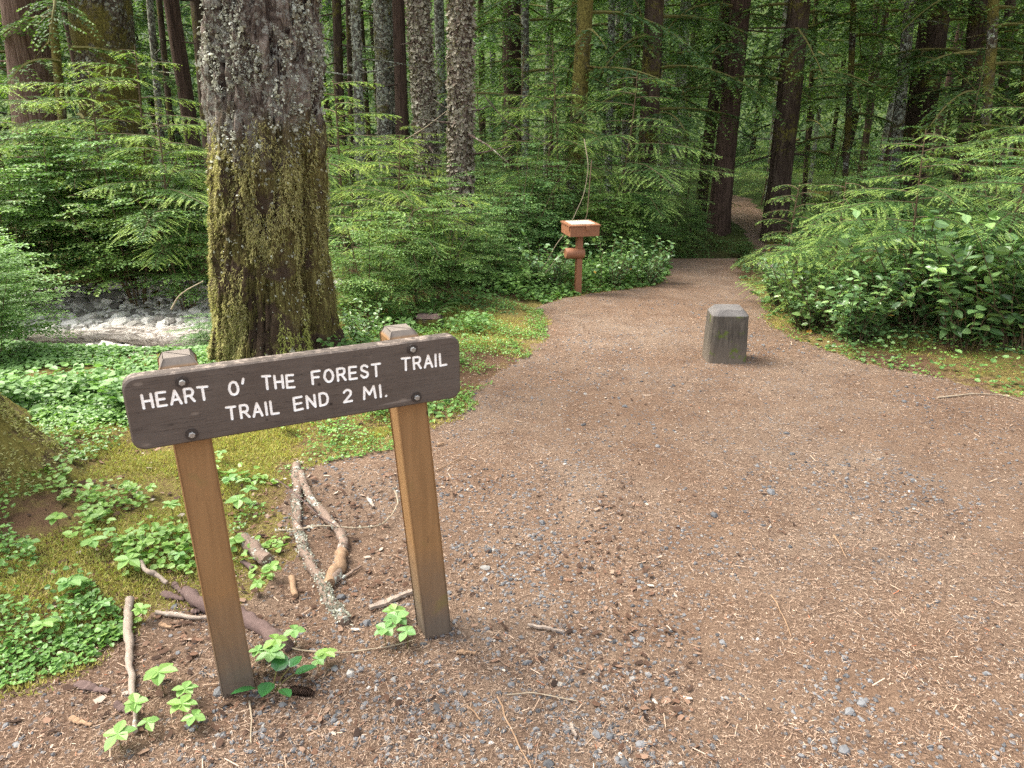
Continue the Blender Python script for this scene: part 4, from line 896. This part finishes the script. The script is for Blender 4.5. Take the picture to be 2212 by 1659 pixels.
rim(20000, lambda x, y: (x > -3.6) & (x < -.2) & ((y < 4.3) | (x > -1.5)), .05, 3, .13, .045, 'bright', 'soft green leaves around the foot of the mossy trunk', -4.2, -.1, 3.9, 7.2, thr=.12, seed=19, fr=2)
rim(34000, lambda x, y: (x < -.95) & (y < 2.1-.6*(x+1.35)), .02, 1.4, .10, .021, 'cover', 'tiny leaved creeper in the lower left corner', -2.7, -.9, 1.2, 2.8, thr=-.12, seed=10, fr=1.8)
rim(42000, lambda x, y: (x < -1.5) & (y < 4.25), .05, 5, .20, .055, 'bright', 'fresh green weeds left of the mossy trunk', -6.5, -1.6, 3.75, 5.35, thr=-.12, seed=12, fr=1.6)
rim(46000, lambda x, y: (x < -1.6) & (y > 3.7), .05, 5, .04, .035, 'bright', 'low green weeds in front of the fallen log', -6.5, -1.6, 3.6, 5.5, thr=-.45, seed=13, fr=2)
rim(16000, lambda x, y: (x < -.9), .0, 3, .06, .034, 'bunch', 'pale green leaflets dotted over the moss carpet', -2.7, -.7, 1.9, 3.9, thr=.36, seed=14, fr=3.2)
rim(20000, lambda x, y: (x < -2.0), .0, 5, .07, .022, 'cover', 'tiny leaves beside the flared tree foot', -4.5, -2.0, 2.4, 4.4, thr=-.15, seed=15, fr=2)
# moss tufts
def tufts(n, x0, x1, y0, y1, cond, label, L=.018, thr=-.15, seed=70):
    x = rng.uniform(x0, x1, n); y = rng.uniform(y0, y1, n); s = edge(x, y); f = fbm(x*2.2, y*2.2, 0, 3, seed)+.3*fbm(x*12, y*12, 0, 2, seed+1); k_ = (s > -.04) & cond(x, y) & (rng.random(n) < sst(thr-.3, thr+.3, f-.3*(s < .12))); x, y, f = x[k_], y[k_], f[k_]; m = len(x)
    pos = np.stack([x, y, H(x, y)-.002+.012*np.clip(f, 0, 1)], -1); d = np.stack([rng.normal(0, .6, m), rng.normal(0, .6, m), np.full(m, .75)], -1)
    mb = MB(); mb.inst(DIA_T, DIA_F, pos, d, rng.normal(size=(m, 3)), L*rng.uniform(.5, 1.2, m), L*.22, np.clip(rng.random(m)*.8+.1+.4*f*0, 0, 1), .7*(rng.random(m) > .7)); tag(mb.build('moss', M['moss']), label, 'moss', kind='stuff')
tufts(170000, -2.6, -.5, 1.25, 3.8, lambda x, y: x < -.3, 'yellow green moss carpet behind the left sign post', .021, .0)
tufts(60000, -2.6, .4, 3.4, 7, lambda x, y: x < .4, 'moss around the foot of the mossy trunk', .026)
tufts(80000, 1.6, 7.5, 3.6, 8.5, lambda x, y: x > 1.6, 'yellow green moss on the bank right of the trail', .024, -.2, 72)

# far forest as one mass
def far_forest():
    n = 330000; a = rng.uniform(R(-52), R(52), n); r = rng.uniform(34, 72, n); x = r*np.sin(a); y = r*np.cos(a); u = rng.random(n)
    z = 19*u**1.15; f = fbm(x*.22, y*.22, z*.16, 3, 500) + .5*fbm(x*.9, y*.9, z*.7, 2, 501); k_ = (f > -.05) | (rng.random(n) < .25); x, y, z = x[k_], y[k_], z[k_]; m = len(x)
    aa = rng.random(m)*6.28; d = np.stack([np.cos(aa), np.sin(aa), rng.normal(-.5, .3, m)], -1); mb = MB(); mb.inst(DIA_T, DIA_F, np.stack([x, y, H(x, y)+z], -1), d, slope_n(m, .5), rng.uniform(.25, .6, m), rng.uniform(.07, .16, m), rng.random(m), .6*(rng.random(m) > .8))
    tag(mb.build('distant_forest', M['farleaf']), 'dark green foliage closing off the forest far behind', 'forest', kind='stuff')
far_forest()

# ------------------------------------------------------------------ bunchberry plants near the sign
def p_bunch(leaf, nl=6):
    out = []; st = MB(); h = .07; tube(st, [(0, 0, -.01), (.003, 0, h*.5), (0, 0, h)], [.0014]*3, 4)
    a = np.arange(nl)*6.283/nl + rng.normal(0, .12, nl); out.append((np.tile([0, 0, h], (nl, 1)), np.stack([np.cos(a), np.sin(a), rng.normal(-.02, .12, nl)], -1), leaf*rng.uniform(.8, 1.1, nl), leaf*.74, np.zeros(nl), rng.random(nl)))
    T = [(0, 0, 0), (.32, .2, .10), (.5, .5, .14), (.3, .8, .06), (0, 1, -.06), (-.3, .8, .06), (-.5, .5, .14), (-.32, .2, .10)]
    return emit(out, 'leaves', M['bunch'], T, [(0, 1, 2, 3), (4, 5, 0, 3), (0, 5, 6, 7)], .12), st.mesh('stem', M['greenstem'])
BUN = [p_bunch(.042, 6), p_bunch(.038, 4), p_bunch(.048, 5)]
def _gp(px, py):
    z = 0
    for _ in range(8): q = flat(px, py, z); z = Hs(q[0], q[1])
    return q[0], q[1], z
BP = [((330, 1070), 'left of the left post, highest sprig on the moss'), ((240, 1170), 'on the moss left of the left sign post'), ((205, 1200), 'on the moss with upright pale leaves'), ((375, 1120), 'almost touching the middle of the left post'),
      ((390, 1220), 'touching the left post where the moss ends'), ((285, 1240), 'above the curved bare root'), ((130, 1150), 'on the yellow moss towards the tree foot'), ((75, 1200), 'at the left edge above the creeper'), ((160, 1290), 'inside the creeper'),
      ((310, 1345), 'between the pale upright stick and the root hollow'), ((230, 1330), 'hanging over the edge of the creeper'), ((100, 1375), 'low in the creeper'), ((500, 1060), 'right of the left post beside the tiny leaves'), ((540, 1085), 'large sprig between the post and the dead branch'),
      ((520, 1110), 'overlapping the large sprig by the dead branch'), ((590, 1255), 'in front of the mossy stub right of the left post'), ((560, 1285), 'lowest by the mossy stub'), ((350, 1490), 'in the litter in front of the left post'), ((400, 1560), 'pale yellow green sprig bottom centre of the litter'),
      ((325, 1590), 'beside the lower end of the pale stick'), ((262, 1620), 'near the bottom edge left of the pale stick end'), ((405, 1520), 'just left of the left post base'), ((600, 1420), 'right of the left post base'), ((705, 1435), 'between the two post bases, nearer the left'),
      ((860, 1370), 'at the left side of the right post base'), ((880, 1400), 'touching the right post base'), ((620, 935), 'behind the sign below the board middle'), ((720, 950), 'under the board, right of the middle'), ((480, 1000), 'just below the board, right of the left post'), ((160, 1010), 'at the foot of the left edge tree'),
      ((560, 1430), 'first of three pale sprigs right of the left post base'), ((640, 1395), 'beside the end of the dark root'), ((855, 1345), 'uppermost sprig at the left side of the right post base'), ((300, 1555), 'right beside the pale stick, half way down'), ((425, 1580), 'lowest pale sprig in front of the left post'), ((590, 1445), 'above the dark glossy leaves'), ((835, 1395), 'left of the right post base on the long root'), ((690, 1450), 'lowest sprig between the two post bases')]
for i, (p, w) in enumerate(BP):
    x_, y_, z_ = _gp(*p); pr = BUN[i % 3]; e = empty('bunchberry_plant', (x_, y_, z_-.01), rng.random()*6, rng.uniform(.75, 1.15)); tag(e, 'bunchberry ' + w, 'plant', 'bunchberry plants around the sign')
    link('leaves', pr[0], e); link('stem', pr[1], e)
def seedling():
    x_, y_, z_ = _gp(590, 1495); e = empty('dark_leaved_plant', (x_, y_, z_), .3, 1.3); tag(e, 'low plant with dark glossy leaves at the foot of the left post', 'plant'); out = []; st = MB()
    for dx, dy, a, L in ((-.035, -.01, 3.3, .052), (-.005, 0, 4.4, .05), (.01, .03, 1.2, .055), (.05, .01, .1, .052), (.02, -.03, 5.2, .04), (.04, .035, .8, .04)):
        tube(st, [(0, 0, -.01), (dx*.5, dy*.5, .02), (dx, dy, .03)], .0014, 4); out.append((np.array([[dx, dy, .03]]), np.array([[math.cos(a), math.sin(a), .1]]), np.array([L]), L*.75, np.zeros(1), rng.random(1)))
    link('leaves', emit(out, 'leaves', M['darkleaf'], [(0, 0, 0), (.38, .15, .06), (.5, .45, .1), (.30, .8, .05), (0, 1, -.04), (-.30, .8, .05), (-.5, .45, .1), (-.38, .15, .06)], [(0, 1, 2, 3), (4, 5, 0, 3), (0, 5, 6, 7)], .2), e); link('stem', st.mesh('stem', M['greenstem']), e)
seedling()

# ------------------------------------------------------------------ dead wood
def m_dead(name, a, b, lich):
    t = NT(name); w = t.coord(); g = t.noise(w, 40, 6, .7); l = t.noise(w, 26, 5, .75); big = t.noise(w, 6, 3, .5)
    c = t.mix(g, a, b); c = t.mix(t.step(t.math('ADD', l, t.math('MULTIPLY', big, .5)), 1.0-lich*.4, 1.05-lich*.4), c, (.45, .46, .40)); return t.bsdf(c, .88, t.bump(g, .8, .006), .2)
M['dead1'] = m_dead('lichened_dead_wood', (.07, .045, .033), (.33, .24, .185), .45); M['dead2'] = m_dead('broken_tan_wood', (.10, .055, .03), (.44, .29, .18), .15); M['dead3'] = m_dead('dark_root_bark', (.07, .045, .04), (.17, .115, .10), .1)
M['bleach'] = m_dead('bleached_wood', (.13, .095, .075), (.44, .36, .29), .25); 
def m_log():
    t = NT('grey_bleached_log'); v = t.coord('Object', (.12, 1, 1)); w = t.coord(); g = t.noise(v, 34, 6, .75, .8); b = t.noise(w, 8, 5, .7); f = t.noise(w, 60, 4, .7)
    c = t.ramp(g, [(.36, (.06, .048, .04)), (.45, (.27, .235, .205)), (.60, (.60, .55, .50))]); c = t.mix(t.step(b, .60, .70), c, t.mix(f, (.07, .05, .035), (.22, .17, .12))); return t.bsdf(c, .9, t.bump(t.math('ADD', g, f), 1.0, .03), .2)
M['greylog'] = m_log()
def gpath(px, lift=.012):
    P = []
    for i, (a, b) in enumerate(px):
        x_, y_, z_ = _gp(a, b); P.append((x_, y_, z_ + (lift[i] if isinstance(lift, (list, tuple)) else lift)))
    P = np.array(P); t0 = np.arange(len(P)); tt = np.linspace(0, len(P)-1, (len(P)-1)*7+1); Q = np.stack([np.interp(tt, t0, P[:, c]) for c in range(3)], -1)
    ker = np.array([1, 2, 3, 2, 1])/9; S = Q.copy()
    for c in range(3): S[2:-2, c] = np.convolve(Q[:, c], ker, 'valid')
    return S
def stick(name, px, r0, r1, mat, label, cat='branch', lift=.012, k=10, tuftsn=0, parent=None, group=None, partname=None):
    P = gpath(px, lift); P[:, 0] += fbm(np.arange(len(P))*.33, np.full(len(P), r0*999), 0, 3, 3)*(.004+r0*.45); P[:, 2] += np.abs(fbm(np.arange(len(P))*.3, np.full(len(P), r0*99), 0, 2, 5))*r0*.5; mb = MB(); tube(mb, P, np.linspace(r0, r1, len(P)), k, cap=True, rough=(.55, 38), seed=int(px[0][0]))
    o = mb.build(partname or name, M[mat], parent, True)
    if parent is None: tag(o, label, cat, group)
    if tuftsn:
        n = tuftsn; i = rng.integers(0, len(P), n); i = np.where(fbm(i*.35, i*0., 0, 2, int(px[0][0])) > -.1, i, rng.integers(0, len(P), n)); v = nrm(rng.normal(size=(n, 3)) + np.array([0, 0, .6])); mb = MB(); pos = P[i] + v*(r0*.85) + rng.normal(0, .003, (n, 3))
        mb.inst(LEAF_T, LEAF_F, pos, nrm(v + rng.normal(0, .6, (n, 3))), rng.normal(size=(n, 3)), rng.uniform(.004, .014, n), rng.uniform(.003, .009, n), rng.random(n)*.8+.2); mb.build('lichen', M['lichen'], o)
    return o
stick('dead_branch', [(641, 1012), (645, 1070), (641, 1130), (652, 1180), (668, 1215), (690, 1260), (712, 1305), (745, 1350)], .021, .017, 'dead1', 'long dead branch with tufts of white lichen lying between the sign posts', tuftsn=1900)
bb = stick('dead_branch', [(650, 1035), (672, 1090), (705, 1130), (740, 1165), (742, 1200), (730, 1230), (716, 1265)], .016, .021, 'dead1', 'bent brown branch crossing the lichened one, its lower end broken and tan', lift=[.03, .035, .03, .025, .02, .018, .016], tuftsn=450)
stick('dead_branch', [(741, 1206), (735, 1228), (724, 1250), (712, 1272)], .023, .021, 'dead2', None, lift=[.024, .022, .02, .018], parent=bb, partname='broken_end')
tw = stick('twig', [(600, 1160), (640, 1163), (700, 1158), (770, 1160), (820, 1150), (850, 1125), (862, 1095), (852, 1075)], .0035, .003, 'paletwig', 'thin curved twig with upright side shoots lying across the two branches', 'twig', lift=[.03, .04, .05, .04, .03, .03, .035, .04], k=6, tuftsn=120)
for px, py, hh, dx in ((770, 1160, .07, .01), (800, 1155, .08, -.01), (825, 1148, .07, .0), (700, 1158, .09, -.02), (660, 1162, .08, -.05), (740, 1160, .1, -.03)):
    mb = MB(); x_, y_, z_ = _gp(px, py); tube(mb, [(x_, y_, z_+.035), (x_+dx*.5, y_, z_+.035+hh*.5), (x_+dx, y_, z_+.03+hh)], [.0016, .0012, .0007], 4); mb.build('side_shoot', M['dead3'], tw)
stick('twig', [(600, 1060), (650, 1100), (690, 1140), (730, 1165)], .0028, .0022, 'dead3', 'dark thin twig slanting over the lichened branch', 'twig', lift=.06, k=5)
stick('stick', [(279, 1305), (283, 1370), (281, 1430), (288, 1500), (297, 1590)], .016, .006, 'bleach', 'pale peeling stick lying upright in the picture left of the left post', 'stick', lift=.014)
stick('root', [(302, 1232), (310, 1240), (325, 1262), (340, 1262), (362, 1275)], .010, .007, 'bleach', 'pale twisted root end beside the hollow', 'root', lift=[.03, .05, .05, .045, .03])
stick('root', [(405, 1290), (440, 1320), (520, 1335), (570, 1365), (600, 1392), (616, 1398)], .022, .026, 'dead3', 'dark bark covered root passing behind the left post', 'root', lift=[.02, .02, .015, .012, .01, .0])
stick('root', [(335, 1330), (380, 1335), (430, 1342), (450, 1340)], .008, .007, 'bleach', 'split pale root lying below the hollow', 'root', lift=.012)
stick('broken_stub', [(528, 1175), (550, 1195), (578, 1225)], .024, .026, 'dead1', 'mossy broken branch stub right of the left post', 'branch', lift=.02, tuftsn=200)
stick('stick', [(525, 1218), (548, 1236)], .009, .009, 'dead3', 'short cut stick end below the mossy stub', 'stick', lift=.012)
stick('stick', [(635, 1255), (640, 1295)], .012, .010, 'dead2', 'short thick orange brown wood piece left of the lichened branch', 'stick', lift=.012)
def chip(px0, px1, w, mat, label, lift=.008, thick=.006):
    A, B = np.array(_gp(*px0)), np.array(_gp(*px1)); d = B-A; L = np.linalg.norm(d); d /= L; s = np.cross(d, [0, 0, 1.]); s /= np.linalg.norm(s); m = 12; mb = MB(); V = []
    for i in range(m+1):
        t = i/m; ww = w*(.55+.45*math.sin(math.pi*min(1, t*1.3+.1)))*(1+.25*rng.normal()*.5); c = A + (B-A)*t + np.array([0, 0, lift]); j = rng.normal(0, .0015, 3)
        V += [c - s*ww + j, c + s*ww + j, c + s*ww*.8 + np.array([0, 0, thick]) + j, c - s*ww*.7 + np.array([0, 0, thick*1.2]) + j]
    F = [(i*4+q, i*4+(q+1) % 4, (i+1)*4+(q+1) % 4, (i+1)*4+q) for i in range(m) for q in range(4)] + [(3, 2, 1, 0), (m*4, m*4+1, m*4+2, m*4+3)]
    mb.add(V, F); return tag(mb.build('wood_chip', M[mat]), label, 'wood chip')
chip((800, 1320), (890, 1285), .013, 'bleach', 'long splintered wood piece against the foot of the right post', thick=.010)
chip((1140, 1355), (1215, 1370), .0055, 'bleach', 'long flat splinter in the gravel right of the posts')
chip((945, 965), (958, 960), .008, 'dead2', 'brown wood bit right of the right post under the board')
chip((795, 1080), (808, 1100), .010, 'bleach', 'pale oval bark flake between the posts')
chip((725, 1262), (780, 1228), .006, 'dead1', 'thin grey splinter by the bent branch end')
chip((985, 1413), (1030, 1416), .006, 'dead2', 'small bark strip right of the right post foot')
chip((1232, 1570), (1244, 1597), .005, 'bleach', 'small cream wood chip near the bottom edge')
for a_, b_, w_, lb in (((350, 1285), (400, 1300), .016, 'largest dark bark flake in the hollow'), ((375, 1262), (392, 1285), .012, 'small bark flake behind the largest one in the hollow'), ((415, 1325), (455, 1318), .013, 'bark flake touching the left post at the hollow'), ((165, 1480), (235, 1500), .016, 'dark red bark flake left of the pale stick'), ((150, 1555), (200, 1572), .009, 'orange brown chip left of the pale stick end'), ((250, 1525), (280, 1545), .012, 'flat bark flake just left of the pale stick'), ((620, 1372), (665, 1355), .007, 'orange wood strip by the end of the dark root'), ((345, 1350), (370, 1362), .009, 'short bark bit under the split pale root')):
    chip(a_, b_, w_, 'dead3' if 'dark' in lb or 'flake' in lb else 'dead2', lb, thick=.004)
for i, (pts, lb) in enumerate([([(1075, 1510), (1095, 1560), (1125, 1620), (1150, 1670)], 'thin reddish twig running out of the bottom edge'), ([(1095, 1506), (1150, 1500), (1250, 1520)], 'thin twig lying across the gravel above the bottom edge'),
        ([(1665, 1290), (1690, 1330), (1710, 1380)], 'bent pale straw in the middle of the gravel'), ([(2025, 862), (2100, 853), (2160, 855), (2212, 870)], 'long pale arched twig at the right edge of the gravel'), ([(1010, 1530), (1040, 1560)], 'short straw pair bottom left of the gravel'),
        ([(600, 1395), (650, 1410), (740, 1415), (850, 1400), (900, 1385)], 'long thin root hair running between the posts'), ([(2080, 822), (2150, 818)], 'small brown bark strip at the right bank'), ([(1220, 678), (1285, 682)], 'pale stick on the trail in front of the box'),
        ([(1800, 1160), (1830, 1210)], 'faint straw on the gravel right of the middle'), ([(540, 1520), (545, 1610)], 'thin root running down from the left post foot'), ([(940, 1020), (1010, 985)], 'straight twig right of the right post, half way up')]):
    stick('twig', pts, .0028 if i != 3 else .006, .0016, 'paletwig' if i % 2 else 'dead2', lb, 'twig', lift=.008, k=5)
def debris(n, x0, x1, y0, y1, smin, label, mat, s0, s1, nm='bark_litter', seed=0):
    x = rng.uniform(x0, x1, n); y = rng.uniform(y0, y1, n); e = edge(x, y); k_ = (e < smin) & (rng.random(n) < sst(-.5, .5, fbm(x*2.5, y*2.5, 0, 2, 400+seed))); x, y = x[k_], y[k_]; m = len(x); a = rng.random(m)*6.28
    T = [(-.4, 0, 0), (.35, .1, .04), (.5, .55, 0), (.15, 1, .05), (-.45, .8, 0)]; mb = MB(); d = np.stack([np.cos(a), np.sin(a), rng.normal(0, .12, m)], -1); L = s0 + (s1-s0)*rng.random(m)**2.5
    pos = np.stack([x, y, H(x, y)+.007], -1); mb.inst(T, [(0, 1, 2, 3, 4)], pos, d, slope_n(m, .3), L, L*rng.uniform(.2, .7, m), rng.random(m)); 
    return tag(mb.build(nm, M[mat]), label, 'litter', kind='stuff')
def m_chip():
    t = NT('bark_bits'); c = t.ramp(t.attr('rnd'), [(0, (.03, .018, .013)), (.4, (.10, .055, .035)), (.7, (.20, .11, .07)), (.93, (.30, .20, .14)), (1, (.55, .48, .40))]); return t.bsdf(t.mix(t.noise(t.coord(), 90, 3), t.mix(1.0, c, (.6, .6, .6), 'MULTIPLY'), c), .85, None, .2)
M['chip'] = m_chip()
debris(9000, -2.2, .6, 1.0, 3.2, .2, 'brown bark bits and broken leaves in the litter around the sign posts', 'chip', .006, .034)
debris(3500, .3, 5, .9, 7, .05, 'sparse bark bits over the open trail', 'chip', .006, .026, seed=4)
debris(2600, -2.6, -.5, 1.5, 3.9, 3, 'scattered dead leaf bits on the moss carpet', 'chip', .008, .04, seed=9)
debris(5000, -2.3, -1.0, 1.5, 2.5, .5, 'dead brown bits in the hollow behind the left post', 'chip', .008, .04, seed=6)
def cone():
    x_, y_, z_ = _gp(650, 1497); mb = MB(); n = 150; t = (np.arange(n)+.5)/n; a = np.arange(n)*2.399; r_ = .014*np.sin(np.clip(t*1.05+.05, 0, 1)*math.pi)**.6; ax = np.array([.93, -.2, 0]); ax /= np.linalg.norm(ax); s = np.array([-ax[1], ax[0], 0]); u_ = np.array([0, 0, 1.])
    rad_ = np.cos(a)[:, None]*s + np.sin(a)[:, None]*u_; pos = np.array([x_-.035, y_, z_+.014]) + ax*(t*.075)[:, None] + rad_*r_[:, None]*.5; mb.inst(LEAF_T, LEAF_F, pos, rad_*.8+ax*.6, ax-rad_*.4, .012, .011, rng.random(n)*.3)
    tube(mb, [np.array([x_-.035, y_, z_+.014])+ax*.075*q for q in (0, .3, .7, 1)], [.004, .009, .008, .003], 8, .2, cap=True); tag(mb.build('fir_cone', M['litter']), 'brown cone beside the dark glossy leaves at the left post', 'cone')
cone()

# bleached log and stones left of the mossy trunk
def log():
    y0 = 6.35; xs = np.linspace(-4.7, -2.15, 40); P = np.stack([xs, y0+.12*np.sin(xs), np.array([Hs(a, y0) for a in xs])+.09+.03*np.sin(xs*2)], -1); mb = MB(); P[:, 1] += .10*np.sin(xs*3.1); tube(mb, P, np.linspace(.07, .12, 40), 40, cap=True, rough=(.35, 9), seed=3)
    tag(mb.build('fallen_log', M['greylog'], None, True), 'bleached fallen log lying left of the mossy trunk', 'log')
log()
n = 13000; x = rng.uniform(-6.0, -1.9, n); y = rng.uniform(5.35, 8.3, n); tag(rocks('river_stones', x, y, .018+.04*rng.random(n)**2+.07*rng.random(n)*(rng.random(n) > .93), M['palestone']), 'pale pebbles of the dry channel behind the fallen log', 'stones', kind='stuff')
stick('twig', [(108+60, 655), (150, 690), (110, 700)], .012, .008, 'dead3', 'dark stick resting on the bleached log', 'twig', lift=.28)
def arch(px, label, r0=.006, mat='paletwig'):   # thin dead branches: (column, row, metres away)
    P = np.array([(X_at(a, D, Z_at(b, D)), D, Z_at(b, D)) for a, b, D in px]); t0 = np.arange(len(P)); tt = np.linspace(0, len(P)-1, 14); Q = np.stack([np.interp(tt, t0, P[:, c]) for c in range(3)], -1); Q[1:-1] = (Q[:-2]+Q[1:-1]*2+Q[2:])/4
    mb = MB(); tube(mb, Q, np.linspace(r0, r0*.5, len(Q)), 6, rough=(.2, 20)); tag(mb.build('bare_branch', M[mat], None, True), label, 'branch')
arch([(370, 668, 5.9), (385, 640, 5.9), (405, 625, 5.6), (440, 607, 5.2)], 'pale bare branch arching to the left side of the mossy trunk', .007)
arch([(870, 305, 9.6), (920, 275, 9.4), (975, 232, 9.2)], 'bare branch slanting across between the two lichen crusted trunks', .007)
arch([(1045, 205, 9.3), (1090, 260, 9.3), (1140, 290, 9.3), (1200, 318, 9.3)], 'lichened bare branch sloping down right of the lichen crusted pair', .007, 'dead3')
arch([(1262, 300, 8.5), (1272, 360, 8.4), (1262, 420, 8.4), (1232, 485, 8.2)], 'thin pale stem rising behind the left corner of the rust red box', .005)
arch([(1278, 345, 8.4), (1272, 420, 8.3), (1268, 470, 8.2), (1250, 490, 8.1)], 'reddish thin stem right behind the box lid', .007, 'stem')
arch([(1140, 610, 7.9), (1180, 570, 7.9), (1200, 530, 7.8), (1225, 498, 7.8)], 'dead stem leaning up to the box from the left', .006)
arch([(1155, 615, 7.8), (1190, 575, 7.8), (1215, 540, 7.8)], 'second dead stem leaning up to the round tube', .006)
stick('stick', [(1640, 580), (1700, 598), (1750, 615)], .045, .04, 'greylog', 'weathered grey log piece hidden in leaves right of the trail', 'log', lift=.04)

def far_log(p0, p1, D0, D1, rad_, label):
    xs = np.linspace(X_at(p0, D0), X_at(p1, D1), 16); ys = np.linspace(D0, D1, 16); P = np.stack([xs, ys, H(xs, ys)+rad_*.9], -1); mb = MB(); tube(mb, P, np.linspace(rad_, rad_*.7, 16), 14, cap=True, rough=(.2, 5)); tag(mb.build('fallen_log', M['mossbark'], None, True), label, 'log')
far_log(1740, 1960, 20, 18.5, .16, 'mossy fallen log lying in the open patch right of the far trail')
far_log(1290, 1420, 15, 16.5, .2, 'mossy fallen log in the shade left of the trail opening')
# stump behind the sign's right end
def stump():
    D = 6.1; x_ = X_at(925, D, 0); z0 = Hs(x_, D); me = trunk_mesh(.12, .11, .27, (0, 0), .4, M['mossbark'], 24, 20, .06, seed=3); mb = MB(); e = empty('tree_stump', (x_, D, z0)); tag(e, 'small mossy stump right of the mossy trunk', 'stump'); link('trunk', me, e)
    a = np.arange(24)*6.2832/24; V = np.stack([np.cos(a)*.106, np.sin(a)*.106, .118+.006*np.sin(a*3)], -1); mb.add(np.concatenate([[[0, 0, .122]], V]), [(0, 1+i, 1+(i+1) % 24) for i in range(24)]); mb.build('cut_face', M['dead3'], e)
stump()
print('objects', len(bpy.data.objects), 'tris', sum(len(m.polygons) for m in bpy.data.meshes))
